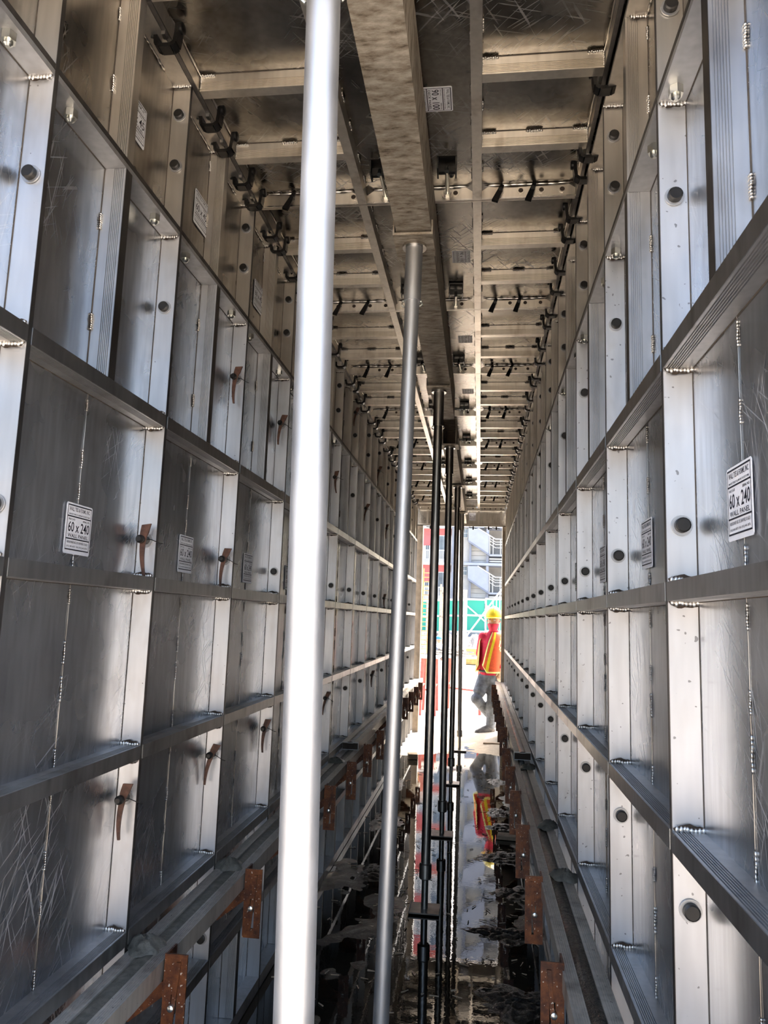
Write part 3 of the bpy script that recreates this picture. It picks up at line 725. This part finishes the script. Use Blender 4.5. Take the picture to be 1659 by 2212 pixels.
for i in range(420):
    x = rnd.choice((rnd.uniform(-.78, -.3), rnd.uniform(.02, .28), rnd.uniform(-.7, .28))); y = rnd.uniform(2.2, 7.8); a = rnd.uniform(0, PI); l = rnd.uniform(.006, .022); w = rnd.uniform(.001, .0025)
    z = FLOOR+max(0, mud_h(x, y))+.002; c, s_ = math.cos(a), math.sin(a)
    q = [(x+c*l-s_*w, y+s_*l+c*w, z), (x-c*l-s_*w, y-s_*l+c*w, z+rnd.uniform(0, .004)), (x-c*l+s_*w, y-s_*l-c*w, z+rnd.uniform(0, .004)), (x+c*l+s_*w, y+s_*l-c*w, z)]
    m.prism(q, [(p[0], p[1], p[2]+.0025) for p in q], 0)
tag(m.build('wood_chips', 'timber'), 'thin chips and straws scattered over the wet floor', 'debris', None, 'stuff')

# ------------------------------------------------------------------ frame of the far doorway
def end_frame():
    for nm, x0, x1, xl in (('left', XL-.052, XL+.055, 1), ('right', XR-.032, XR+.052, -1)):
        root = empty('end_post', ((x0+x1)/2, Y_END+.06, FLOOR)); hw = (x1-x0)/2
        MB().box(-hw, hw, -.045, .045, .0, 2.66).build('post_body', 'timber_steel', root)
        MB().box(xl*hw, xl*(hw+.006), -.05, .05, 0, 2.66).build('post_lip', 'alu_cap_rail', root)
        tag(root, f'brown upright closing the end of the {nm} form wall at the far doorway', 'post', 'uprights of the far doorway')
    root = empty('end_header', (0, Y_END+.06, 1.235))
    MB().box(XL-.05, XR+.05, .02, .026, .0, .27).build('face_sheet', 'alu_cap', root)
    MB().box(XL-.05, XR+.05, -.045, .02, -.006, .0).build('bottom_flange', 'alu_rail', root)
    MB().box(XL-.05, XR+.05, -.045, -.040, -.006, .02).build('flange_lip', 'alu_cap_rail', root)
    for x in (-.70, -.40, -.03, .26): MB().box(x-.012, x+.012, -.03, .02, .0005, .2).build('rib', 'alu_cap_rail', root)
    sticker(root, (-.155, .0195, .075), (1, 0, 0), (0, 0, 1), .085, .105, '90 x 20', 'DECK PANEL')
    tag(root, 'brownish header form panel across the top of the far doorway', 'form panel')
    for i, x in enumerate((-.66, -.10, .10, .2)):
        o = empty('header_wedge', (x, Y_END+.03, 1.222)); m = MB()
        m.prism([(-.055, 0, .004), (.045, 0, -.012), (.045, 0, -.022), (-.055, 0, -.008)], [(-.055, .006, .004), (.045, .006, -.012), (.045, .006, -.022), (-.055, .006, -.008)]); m.build('wedge', 'black_steel', o)
        MB().tube([(0, .003, .006), (0, .003, -.036)], .010, 10).build('pin_shank', 'black_steel', o, .6)
        tag(o, f'dark wedge pin under the far doorway header, {ORD[i]} from the left', 'wedge pin', 'wedge pins under the header')
simple('timber_steel', (.26, .205, .145), .5, .4, .25, 12)
end_frame()

# ------------------------------------------------------------------ beyond the doorway: buildings
YB = 57.0
bx = lambda px, Y=YB: at(px, 1300, Y).x
bz = lambda py, Y=YB: at(1030, py, Y).z
cx = lambda c: bx(1000+c/10.05)
cz = lambda c: bz(1120+c/10.05)
STO = cz(470)-cz(1290)                        # height of a storey
def poly_slab(pts, y0, y1): 
    return MB().prism([(x, y0, z) for x, z in pts], [(x, y1, z) for x, z in pts])
def stair_building():
    root = empty('stair_building', (cx(400), YB, G)); O = root.location
    def put(mb, name, mat, parent=None, smooth=None):
        mb.v = [(x-O.x, y-O.y, z-O.z) for x, y, z in mb.v]; return mb.build(name, mat, parent or root, smooth)
    zt = cz(1290)+STO*8.2
    put(MB().box(cx(-60), cx(2400), YB+2.2, YB+2.5, G, zt), 'back_wall', 'concrete_wall')
    put(MB().box(cx(-60), cx(130), YB+.1, YB+2.2, G, zt), 'end_wall', 'concrete_wall')
    for j in range(-1, 8):
        d = j*STO
        z = lambda c: cz(c)+d
        def line(a, b, r, name='handrail', mat='white_paint', y=YB-.35): put(MB().tube([(cx(a[0]), y, z(a[1])), (cx(b[0]), y, z(b[1]))], r, 7), name, mat, None, .8)
        put(poly_slab([(cx(90), z(1040)), (cx(310), z(1040)), (cx(548), z(1190)), (cx(548), z(1600)), (cx(100), z(1310))], YB-.3, YB-.2), 'stair_side_panel', 'stair_light')
        put(poly_slab([(cx(95), z(1300)), (cx(560), z(1600)), (cx(560), z(1640)), (cx(95), z(1345))], YB-.34, YB-.16), 'stringer', 'stair_grey')
        for q in range(9 if j < 3 else 0):
            t = q/9; put(MB().box(cx(110+430*t), cx(110+430*t+55), YB-.15, YB+1.1, z(1310+290*t), z(1310+290*t)+.05), 'stair_tread', 'stair_light')
        line((310, 1040), (690, 1270), .035); line((690, 1270), (1400, 1270), .035)
        for o_ in (65, 115, 190): line((560, 1190+o_), (690, 1270+o_), .02); line((690, 1270+o_), (1400, 1270+o_), .02)
        for c in (565, 640, 800, 980, 1160)*(j < 3): line((c, 1200+(min(c, 690)-560)*.62), (c, 1600), .025, 'baluster')
        put(MB().box(cx(120), cx(165), YB-.1, YB+.15, z(1820), z(1370)), 'column', 'stair_grey')
        put(MB().box(cx(490), cx(545), YB-.1, YB+.15, z(1820), z(1600)), 'column', 'stair_grey')
        put(MB().box(cx(490), cx(548), YB-.1, YB+.15, z(1600), z(1030)), 'column', 'stair_light')
        put(MB().box(cx(0), cx(2000), YB-.25, YB+1.6, z(1030+820), z(975+820)), 'landing_beam', 'stair_light')
        put(MB().box(cx(560), cx(2000), YB-.2, YB+1.8, z(1640), z(1600)), 'landing_slab', 'stair_light')
        g = [1400, 1520, 1620, 1725, 1815]
        for a, b in zip(g[:-1], g[1:]): put(MB().box(cx(165), cx(490), YB+.55, YB+.6, z(b)+.03, z(a)), 'siding_board', 'siding')
        for a in (1680, 1735, 1785): put(MB().box(cx(560), cx(1800), YB+.1, YB+.16, z(a+30), z(a)), 'slat', 'siding')
        w = put(MB().box(cx(-40), cx(80), YB+.04, YB+.12, z(1240), z(1040)), 'window', 'white_paint')
        for a in (-34, 22):
            for b in (1048, 1146):
                pm = MB().box(cx(a), cx(a+50), YB+.02, YB+.05, z(b+88), z(b)); put(pm, 'pane', 'window_glass', w)
    tag(root, 'pale grey building with outside steel stairs seen through the doorway', 'building')
stair_building()
def coral_building():
    Y = 60.0; X = lambda px: bx(px, Y); Z = lambda py: bz(py, Y)
    root = empty('coral_building', (X(930), Y, G)); O = root.location
    def put(mb, name, mat, parent=None):
        mb.v = [(x-O.x, y-O.y, z-O.z) for x, y, z in mb.v]; return mb.build(name, mat, parent or root)
    per = Z(1145)-Z(1224); top = Z(1145)+7.3*per
    put(MB().box(X(840), X(984), Y, Y+8, G, top), 'wall', 'cream_wall')
    put(MB().box(X(974), X(981), Y-.25, Y, G, top), 'corner_pilaster', 'stair_light')
    for j in range(-1, 9):
        d = per*j; z = lambda py: Z(py)+d
        put(MB().box(X(845), X(972), Y-.12, Y, z(1237), z(1223)), 'coral_band', 'coral')
        put(MB().box(X(912), X(929), Y-.1, Y, z(1260), z(1237)), 'coral_field', 'coral') if j > -2 else None
        put(MB().box(X(843), X(973), Y-.7, Y, z(1223), z(1218)), 'balcony_slab', 'white_paint')
        for a, b in ((917, 924), (946, 964), (880, 896), (855, 868)):
            f = put(MB().box(X(a-1.5), X(b+1.5), Y-.06, Y+.02, z(1210), z(1158)), 'window', 'white_paint')
            put(MB().box(X(a), X((a+b)/2-.4), Y-.09, Y-.05, z(1209), z(1160)), 'pane', 'window_glass', f)
            put(MB().box(X((a+b)/2+.4), X(b), Y-.09, Y-.05, z(1209), z(1160)), 'pane', 'window_glass', f)
        put(MB().box(X(845), X(972), Y-.68, Y-.64, z(1193), z(1191)), 'railing_top', 'white_paint')
        for q in range(44):
            px = 846+125*q/43; put(MB().box(X(px)-.02, X(px)+.02, Y-.67, Y-.65, z(1218), z(1193)), 'baluster', 'white_paint')
    put(MB().box(X(838), X(986), Y-.4, Y+8.2, top, top+.3), 'roof', 'coral')
    tag(root, 'cream and coral building with white balcony railings left of the stairs', 'building')
coral_building()

# ------------------------------------------------------------------ yard: fence, rubble, lumber, tables
def fence():
    Y = 42.0; X = lambda px: bx(px, Y); Z = lambda py: bz(py, Y)
    z0, z1 = Z(1370), Z(1301)
    xs = [X(p) for p in (880, 922, 964, 1006, 1048, 1090, 1132)]
    for i in range(6):
        a, b = xs[i], xs[i+1]; rise = .05*i
        root = empty('fence_panel', ((a+b)/2, Y, G)); w = (b-a)/2; q0, q1 = z0-G+rise, z1-G+rise
        MB().box(-w+.03, w-.03, -.01, .01, q0, q1).build('green_sheet', 'fence_green', root)
        for zz in (q0, (q0+q1)/2, q1): MB().box(-w, w, -.06, -.01, zz-.05, zz+.05).build('fence_rail', 'white_paint', root)
        MB().box(-w-.0, -w+.09, -.05, .05, .02, q1+.05).build('fence_post', 'white_paint', root)
        if i in (3, 4):
            MB().prism([(-w, -.08, q1-.35), (-w, -.08, q1-.25), (w, -.08, q0+.62), (w, -.08, q0+.52)], [(-w, -.06, q1-.35), (-w, -.06, q1-.25), (w, -.06, q0+.62), (w, -.06, q0+.52)]).build('brace', 'white_paint', root)
        tag(root, f'green site fence panel with white rails, {ORD[i]} from the left beyond the doorway', 'fence panel', 'green fence panels')
fence()
m = MB(); q = random.Random(5); Y = 40.6; n = 60; vs = []; fs = []
x0, x1 = bx(870, Y), bx(1140, Y)
for j in range(7):
    for i in range(n+1): vs.append((x0+(x1-x0)*i/n, Y-1.1+1.5*j/6, G+(.72*math.sin(PI*.5*j/6)+.12*q.uniform(-1, 1)*(j > 0)-.02*(j == 0))))
for j in range(6):
    for i in range(n): k = j*(n+1)+i; fs.append((k, k+1, k+n+2, k+n+1))
m.add(vs, fs)
tag(m.build('rubble_bank', 'rubble'), 'broken rubble bank along the foot of the green fence', 'rubble', None, 'stuff')
def lumber():
    Y = 26.0; xa, xb = bx(1002, Y), bx(1075, Y); root = empty('lumber_stack', ((xa+xb)/2, Y, G)); w = (xb-xa)/2
    for r in range(4):
        for c in range(3): MB().box(-w+.05*((r+c) % 3), w-.04*((r*2+c) % 3), -.30+.21*c, -.10+.21*c, .02+.13*r, .145+.13*r).build('lumber_board', 'lumber', root)
    tag(root, 'stack of yellow lumber boards on the ground behind the worker', 'lumber')
lumber()
def bench(name, Y, xa, xb, label):
    zt = -.56; root = empty(name, ((xa+xb)/2, Y, G)); w = (xb-xa)/2; H = zt-G
    MB().box(-w, w, -.38, .38, H-.03, H).build('bench_top', 'white_paint', root)
    for sx in (-1, 1):
        for sy in (-1, 1): MB().tube([(sx*(w-.08), sy*.30, H-.03), (sx*(w-.06), sy*.36, .0)], .024, 8).build('leg', 'red_paint', root, .8)
        MB().tube([(sx*(w-.07), -.33, .42), (sx*(w-.07), .33, .42)], .016, 6).build('crossbar', 'red_paint', root, .8)
    MB().tube([(-w+.07, -.34, .40), (w-.07, -.34, .36)], .016, 6).build('stretcher', 'red_paint', root, .8)
    tag(root, label, 'work bench', 'work benches in the yard')
    return root
bench('work_bench', 12.1, at(905, 1420, 12.1).x, at(952, 1420, 12.1).x, 'red-legged work bench left of the doorway props')
bench('work_bench', 12.5, at(960, 1420, 12.5).x, at(1046, 1420, 12.5).x, 'red-legged work bench behind the worker')
q = random.Random(3)
for i in range(16):
    px = 930+80*(i+.5)/16; P = at(px, 1420, 12.4); a = q.uniform(0, PI); l = q.uniform(.08, .22)
    o = empty('steel_offcut', (P.x, 12.4+q.uniform(-.25, .2), -.56+.012+.018*(i % 5)), (q.uniform(-.2, .2), q.uniform(-.15, .15), a))
    MB().box(-l, l, -.016, .016, -.008, .008).build('flat_bar', 'debris_steel', o)
    for sg in (-1, 1): MB().box(sg*l*.8, sg*l*.6, -.020, .020, -.012, .012).build('bar_end', 'debris_steel', o)
    tag(o, f'dark steel offcut on the work benches, {ORD[i]} from the left of the heap', 'steel scrap', 'steel offcuts on the benches')
def rebar_cage():
    Y = 17.0; P0, P1 = at(913, 1420, Y), at(923, 1228, Y); root = empty('rebar_cage', (P0.x, Y, G)); h = P1.z-G; dx = P1.x-P0.x; w = .075
    for sx in (-1, 1):
        for sy in (-1, 1): MB().tube([(sx*w, sy*w, 0), (dx+sx*w, sy*w, h)], .012, 6).build('rebar', 'rebar', root, .8)
    for i in range(1, 26):
        z = h*i/26; c = dx*i/26; m = MB()
        pts = [(c-w, -w, z), (c+w, -w, z), (c+w, w, z), (c-w, w, z), (c-w, -w, z)]; m.tube(pts, .008, 5); m.build('stirrup', 'rebar', root)
    tag(root, 'upright orange rebar cage standing left of the doorway', 'rebar cage')
rebar_cage()
for i, (a, b, Y, r, lab) in enumerate((((950, 1370), (953, 1262), 30, .05, 'left one of two thin wooden poles standing before the coral building'), ((957, 1372), (957, 1268), 31, .05, 'right one of two thin wooden poles standing before the coral building'))):
    A, B = at(a[0], a[1], Y), at(b[0], b[1], Y); o = empty('wooden_pole', (A.x, Y, G)); MB().tube([(0, 0, 0), ((B.x-A.x)*.5, 0, (B.z-G)*.5), (B.x-A.x, 0, B.z-G)], [r, r*.9, r*.8], 8).build('pole_shaft', 'timber', o, .8)
    for z in (.55, .9): MB().ring((( B.x-A.x)*z, 0, (B.z-G)*z), (0, 0, 1), r*.8, r*1.15, .05, 10).build('wire_tie', 'debris_steel', o)
    tag(o, lab, 'pole')
def handrail():
    Y = 30.0; A, B = at(975, 1417, Y), at(1100, 1252, Y); root = empty('ramp_handrail', (A.x, Y, G))
    f = lambda t: (t*(B.x-A.x), 0, A.z-G+t*(B.z-A.z))
    MB().tube([f(0), f(1)], .030, 8).build('rail_pipe', 'white_paint', root, .8)
    for t in (.02, .72, .78, .84, .90, .96):
        p = f(t); MB().tube([(p[0], 0, 0), p], .020, 7).build('upright', 'white_paint', root, .8)
    tag(root, 'white slanting handrail crossing in front of the green fence', 'handrail')
handrail()
P = at(1003, 1400, 20); o = empty('pvc_post', (P.x, 20, G)); MB().tube([(0, 0, 0), (0, 0, at(1003, 1278, 20).z-G)], .045, 12).build('post_pipe', 'pvc_white', o, .8)
MB().tube([(0, 0, at(1003, 1278, 20).z-G), (0, 0, at(1003, 1276, 20).z-G+.02)], .052, 12).build('post_cap', 'pvc_white', o, .8); MB().box(-.09, .09, -.09, .09, 0, .03).build('post_foot', 'pvc_white', o)
tag(o, 'tall white pipe post standing right of the doorway props', 'post')

# ------------------------------------------------------------------ people
def skin_parts(chains, voxel=.011, extra=None, smooth_it=4):
    """chains: lists of (point, radius); returns one continuous mesh"""
    m = MB()
    for ch in chains:
        pts = [Vector(p) for p, r in ch]; rad = [r for p, r in ch]
        P2, R2 = [], []
        for i in range(len(pts)-1):
            for t in (0, .25, .5, .75): P2.append(pts[i].lerp(pts[i+1], t)); R2.append(rad[i]+(rad[i+1]-rad[i])*t)
        P2.append(pts[-1]); R2.append(rad[-1]); m.tube(P2, R2, 12)
        for p, r in ch: m.ball(p, r, 12, 8)
    if extra: extra(m)
    me = bpy.data.meshes.new('b'); me.from_pydata(m.v, [], m.f); bm = bmesh.new(); bm.from_mesh(me); bmesh.ops.recalc_face_normals(bm, faces=bm.faces); bm.to_mesh(me); bm.free()
    o = bpy.data.objects.new('b', me); COL.objects.link(o)
    r = o.modifiers.new('r', 'REMESH'); r.mode = 'VOXEL'; r.voxel_size = voxel; r.use_smooth_shade = True
    s = o.modifiers.new('s', 'SMOOTH'); s.factor = .5; s.iterations = smooth_it
    out = to_world_mesh(o); bpy.data.objects.remove(o); bpy.data.meshes.remove(me); return out
def part(name, me, mat, parent, off):
    me.name = name; me.materials.clear(); me.materials.append(MATS[mat]); me.transform(Matrix.Translation(-Vector(off)))
    for p in me.polygons: p.use_smooth = True
    return link(name, me, parent)
def worker():
    Y = 10.06; base = Vector((.13, Y, G)); root = empty('person', base); g = G
    V = lambda x, y, z: Vector((x, Y+y, z))
    hipL, hipR = V(.075, .0, -.745), V(.205, .0, -.745)
    kneL, ankL, toeL = V(-.025, -.10, -.985), V(.175, .20, -1.245), V(.20, .16, -1.36)      # bent leg, seen on the left
    kneR, ankR, toeR = V(.185, -.05, -1.055), V(.160, .02, -1.355), V(-.005, -.10, -1.405)
    pel, wst, chs, nek = V(.14, .0, -.68), V(.15, .0, -.52), V(.175, .0, -.30), V(.190, -.02, -.125)
    hd = V(.188, -.050, .012)
    shL, shR = V(.055, .01, -.195), V(.315, .02, -.195)
    elL, wrL = V(.012, .06, -.42), V(.045, .02, -.62)
    elR, wrR = V(.355, .0, -.43), V(.285, -.075, -.625)
    def head(m):
        def shape(p):
            q = p.copy(); 
            if q.z < 0: q.x *= 1-.30*(-q.z/.115)**1.5; q.y *= 1-.12*(-q.z/.115)
            return q
        m.ball(hd, (.078, .094, .125), 20, 14, fn=shape)
        f = Vector((-.30, -.95, -.08)).normalized(); rt = Vector((.95, -.30, 0))
        n0 = hd+f*.088
        m.tube([n0+Vector((0, 0, .02)), n0+f*.012+Vector((0, 0, -.005)), n0+f*.020+Vector((0, 0, -.022)), n0+Vector((0, 0, -.03))], [.006, .009, .012, .006], 8)   # nose
        for sg in (-1, 1):
            m.ball(hd+rt*sg*.076+Vector((0, .012, -.012)), (.010, .018, .028), 8, 6)      # ears
            m.ball(n0+rt*sg*.030-f*.006+Vector((0, 0, .030)), (.018, .010, .007), 8, 6)      # brows
        for sg in (-1, 1): m.tube([n0-f*.008+rt*sg*.014+Vector((0, 0, -.058)), n0-f*.006+Vector((0, 0, -.058))], .006, 6)                     # lips
    def hand(m, w, d, thumb):
        d = Vector(d).normalized(); side = Vector(thumb).normalized(); nrm = d.cross(side)
        m.tube([w, w+d*.03, w+d*.075], [.022, .032, .034], 12)
        m.ball(w+d*.07, (.034, .024, .034), 10, 7)
        for k, (o_, L) in enumerate(((.030, .070), (.010, .080), (-.010, .074), (-.030, .058))):
            a = w+d*.075+side*o_; b = a+d*L*.5+nrm*.006; c = b+d*L*.35+nrm*.022; e = c+d*L*.12+nrm*.020
            m.tube([a, b, c, e], [.0105, .0095, .009, .0075], 8)
        a = w+d*.025+side*.028; m.tube([a, a+side*.026+d*.026, a+side*.024+d*.055+nrm*.012], [.012, .011, .009], 8)
    def hands(m):
        head(m); hand(m, wrR, (-.12, -.12, -1), (-1, -.2, 0)); hand(m, wrL, (.05, .0, -1), (.4, -1, 0))
    body = skin_parts([[(pel, .115), (wst, .108), (chs, .125), (V(.183, 0, -.19), .085), (nek, .052), (hd, .06)], [(chs, .1), (shL, .052), (elL, .040), (wrL, .027)], [(chs, .1), (shR, .052), (elR, .040), (wrR, .027)],
                       [(pel, .1), (hipL, .082), (kneL, .058), (ankL, .040), (toeL, .036)], [(pel, .1), (hipR, .082), (kneR, .058), (ankR, .040), (toeR, .036)]], .0085, hands, 2)
    part('body', body, 'skin', root, base)
    # clothing
    part('shirt', skin_parts([[(V(.14, 0, -.66), .128), (wst, .128), (chs, .142), (V(.185, -.005, -.17), .085), (V(.19, -.015, -.125), .064)], [(chs, .115), (shL, .068), (elL, .056), (wrL+Vector((0, 0, .05)), .044)], [(chs, .115), (shR, .068), (elR, .056), (wrR+Vector((0, 0, .05)), .046)]], .012), 'shirt_red', root, base)
    part('jeans', skin_parts([[(V(.14, 0, -.655), .122), (V(.14, 0, -.72), .125)], [(hipL, .098), (kneL, .075), (ankL, .056)], [(hipR, .098), (kneR, .078), (V(.175, -.01, -1.2), .070), (ankR+Vector((0, 0, .02)), .062)], [(hipL, .09), (hipR, .09)]], .012), 'denim', root, base)
    MBb = MB().tube([(a*.128+.14-base.x, b*.128, -.635-base.z) for a, b in [(math.cos(2*PI*k/20), math.sin(2*PI*k/20)) for k in range(21)]], .016, 6, caps=False); MBb.build('belt', 'hair', root, .8)
    for nm, an, to in (('boot', ankR, toeR), ('boot', ankL, toeL)):
        hl = an+(an-to).normalized()*.035; hl.z = min(an.z-.03, to.z+.03)
        part(nm, skin_parts([[(an+Vector((0, 0, .03)), .052), (an-Vector((0, 0, .03)), .050), (hl, .040)], [(hl, .040), (an.lerp(to, .55), .046), (to, .038)], [(an, .05), (an.lerp(to, .5), .048)]], .010), 'boot', root, base)
    gm = MB(); hand(gm, wrR, (-.12, -.12, -1), (-1, -.2, 0)); gm.tube([wrR+Vector((0, 0, .035)), wrR, wrR-Vector((0, 0, .02))], [.036, .032, .03], 10)
    part('glove', skin_parts([], .007, lambda m: (hand(m, wrR, (-.12, -.12, -1), (-1, -.2, 0)), m.tube([wrR+Vector((0, 0, .04)), wrR, wrR-Vector((.004, .004, .05))], [.042, .036, .036], 10)), 1), 'glove', root, base)
    # vest: a shell round the trunk, open at the front, rounded flaps
    m = MB(); nu, nv = 56, 26; f0 = math.radians(-90-44)            # opening direction
    def vest_pt(u, v):                                              # u 0..1 round from one edge to the other, v 0 top .. 1 hem
        ga = math.radians(10+24*(1-v)**1.5); a = f0+ga+(2*PI-2*ga)*u
        z = -.135+(-.655+.135)*v
        edge = min(u, 1-u)*2*PI
        if v > .75: z += .10*max(0, 1-edge/.45)*(v-.75)/.25
        z += .055*math.exp(-((min(u, 1-u)-.24)/.05)**2)*(1-v)*0
        t = (-z-.10)/.55; c = Vector((.19, 0, 0)).lerp(Vector((.125, 0, 0)), min(1, t*.9))
        sh = min(1, (v/.22)) if v < .22 else 1
        rx = (.095+.075*sh**.6)*(1+.06*max(0, v-.6)); ry = (.088+.065*sh**.6)*(1+.12*max(0, v-.5))
        return Vector((c.x+rx*math.cos(a), Y+ry*math.sin(a), z))
    idx = {}
    vs = []; 
    for j in range(nv+1):
        for i in range(nu+1): vs.append(vest_pt(i/nu, j/nv)-base)
    fs = []; mi = []
    for j in range(nv):
        for i in range(nu):
            u = (i+.5)/nu; v = (j+.5)/nv; e = min(u, 1-u)
            hole = ((e-.235)/.055)**2+((v-.27)/.17)**2 < 1
            if hole: continue
            k = j*(nu+1)+i; fs.append((k, k+1, k+nu+2, k+nu+1))
            ringhole = ((e-.235)/.072)**2+((v-.27)/.20)**2 < 1
            if e < .016 or j == nv-1 or ringhole: mi.append(2)
            elif .060 < e < .098: mi.append(1)
            elif .115 < e < .150 and u > .5: mi.append(3)
            elif .34 < e < .39: mi.append(1)
            else: mi.append(0)
    me = bpy.data.meshes.new('safety_vest'); me.from_pydata([tuple(p) for p in vs], [], fs); me.polygons.foreach_set('material_index', mi)
    for n_ in ('vest_orange', 'vest_yellow', 'vest_lime', 'vest_peach'): me.materials.append(MATS[n_])
    for p in me.polygons: p.use_smooth = True
    vo = link('safety_vest', me, root); sm = vo.modifiers.new('t', 'SOLIDIFY'); sm.thickness = .006; vo['label'] = 'orange safety vest with yellow stripes'
    # helmet
    m = MB(); hc = hd-base+Vector((0, .008, .052)); vs = []; n = 28; nv = 9; fs = []
    for j in range(nv+1):
        t = PI/2*j/nv
        for k in range(n):
            a = 2*PI*k/n; vs.append(hc+Vector((.112*math.sin(t)*math.cos(a), .130*math.sin(t)*math.sin(a), .142*math.cos(t))))
    for j in range(nv):
        for k in range(n): fs.append((j*n+k, j*n+(k+1) % n, (j+1)*n+(k+1) % n, (j+1)*n+k))
    m.add(vs, fs); shell = m.build('helmet', 'helmet_yellow', root, 1.0); sm = shell.modifiers.new('t', 'SOLIDIFY'); sm.thickness = .004
    m = MB(); a_ = []; b_ = []
    for k in range(n):
        a = 2*PI*k/n; fr = max(0, math.cos(a-math.radians(-108)))**2; e = .010+.045*fr
        a_.append(hc+Vector((.111*math.cos(a), .129*math.sin(a), .002))); b_.append(hc+Vector(((.112+e)*math.cos(a), (.130+e)*math.sin(a), -.008-.008*fr)))
    m.add(a_+b_, [(k, (k+1) % n, n+(k+1) % n, n+k) for k in range(n)]); br = m.build('brim', 'helmet_yellow', shell, 1.0); sm = br.modifiers.new('t', 'SOLIDIFY'); sm.thickness = .005
    m = MB(); m.tube([hc+Vector((0, -.122*math.cos(t), .134*math.sin(t)+.006)) for t in [PI*k/10 for k in range(1, 10)]], [.010]*9, 7); m.build('helmet_ridge', 'helmet_yellow', shell, 1.0)
    # mask, eyes, strap, hair
    f = Vector((-.30, -.95, 0)).normalized(); rt = Vector((.95, -.30, 0)); m = MB(); vs = []; fs = []; nu, nv = 16, 9
    for j in range(nv+1):
        v = j/nv; z = -.034-.100*v
        for i in range(nu+1):
            u = i/nu*2-1; a = u*1.25; sc = 1-.30*v**1.6
            vs.append(hd-base+rt*math.sin(a)*.083*sc+f*(math.cos(a)*.100*(1-.10*v)+.020*math.exp(-(u/.35)**2)*math.sin(PI*min(1, v+.12)))+Vector((0, 0, z+.012*abs(u)*(1-2*v)*0-.012*(1-abs(u))*v*0+.020*abs(u)**2*v)))
    for j in range(nv):
        for i in range(nu): k = j*(nu+1)+i; fs.append((k, k+1, k+nu+2, k+nu+1))
    m.add(vs, fs); mk = m.build('face_mask', 'mask_red', root, 3.0); sm = mk.modifiers.new('t', 'SOLIDIFY'); sm.thickness = .004
    for sg in (-1, 1):
        e = hd-base+f*.086+rt*sg*.031+Vector((0, 0, .014)); m = MB(); m.ball(e, (.0135, .010, .009), 10, 7); ey = m.build('eye', 'sticker_white', root, 3.0)
        m = MB(); m.ball(e+f*.008, (.0062, .005, .0062), 8, 6); m.build('pupil', 'hair', ey, 3.0)
        m = MB(); m.tube([e+rt*sg*-.016+f*.007+Vector((0, 0, .016)), e+f*.010+Vector((0, 0, .021)), e+rt*sg*.020+f*.002+Vector((0, 0, .015))], [.003, .0042, .002], 6); m.build('eyebrow', 'hair', root, 3.0)
        m = MB(); m.tube([hd-base+rt*sg*.080+f*.035+Vector((0, 0, -.015)), hd-base+rt*sg*.086+f*.0+Vector((0, 0, .012)), hd-base+rt*sg*.084-f*.02+Vector((0, 0, -.02))], .003, 5); m.build('mask_loop', 'mask_red', mk, 3.0)
    m = MB(); m.ball(hd-base+Vector((.004, .018, .012)), (.080, .086, .085), 16, 10, fn=lambda p: p if p.y > -.03 else Vector((p.x*.5, -.03, p.z*.5))); m.build('hair', 'hair', root, 3.0)
    tag(root, 'person in yellow helmet, red mask and orange safety vest stepping past the right post', 'person')
worker()
def croucher():
    Y = 28.0; c = at(948, 1380, Y); root = empty('person', (c.x, Y, G)); O = Vector((c.x, Y, G)); hz = c.z-G
    V = lambda x, y, z: Vector((c.x+x, Y+y, G+z))
    pel, chs, nek, hd = V(.08, .15, .28), V(.03, .0, hz-.30), V(.01, -.05, hz-.14), V(0, -.07, hz-.03)
    legs = [[(pel, .12), (V(sx*.12, -.18, .36), .075), (V(sx*.12, -.02, .06), .05), (V(sx*.12, -.16, .03), .04)] for sx in (-1, 1)]
    arms = [[(chs, .1), (V(sx*.2, .0, hz-.26), .06), (V(sx*.22, -.16, hz-.48), .045), (V(sx*.10, -.34, hz-.56), .035), (V(sx*.08, -.40, hz-.60), .03)] for sx in (-1, 1)]
    part('body', skin_parts([[(pel, .13), (chs, .13), (nek, .055), (hd, .095)]]+legs+arms, .014), 'skin', root, O)
    part('shirt', skin_parts([[(pel, .145), (chs, .148), (V(.01, -.04, hz-.17), .075)]]+[a[:3] for a in [[(p, r+.014) for p, r in ch] for ch in arms]], .016), 'shirt_grey', root, O)
    part('jeans', skin_parts([[(p, r+.014) for p, r in ch[:3]] for ch in legs], .016), 'denim', root, O)
    m = MB(); m.ball(hd-O+Vector((0, 0, .035)), (.125, .145, .115), 18, 10, fn=lambda p: Vector((p.x, p.y, max(p.z, -.012)))); h = m.build('helmet', 'helmet_blue', root, 1.2)
    m = MB(); m.ball(hd-O+Vector((0, -.09, .022)), (.10, .10, .012), 14, 6); m.build('brim', 'helmet_blue', h, 1.2)
    tag(root, 'person in blue helmet crouching far out in the yard behind the props', 'person')
croucher()
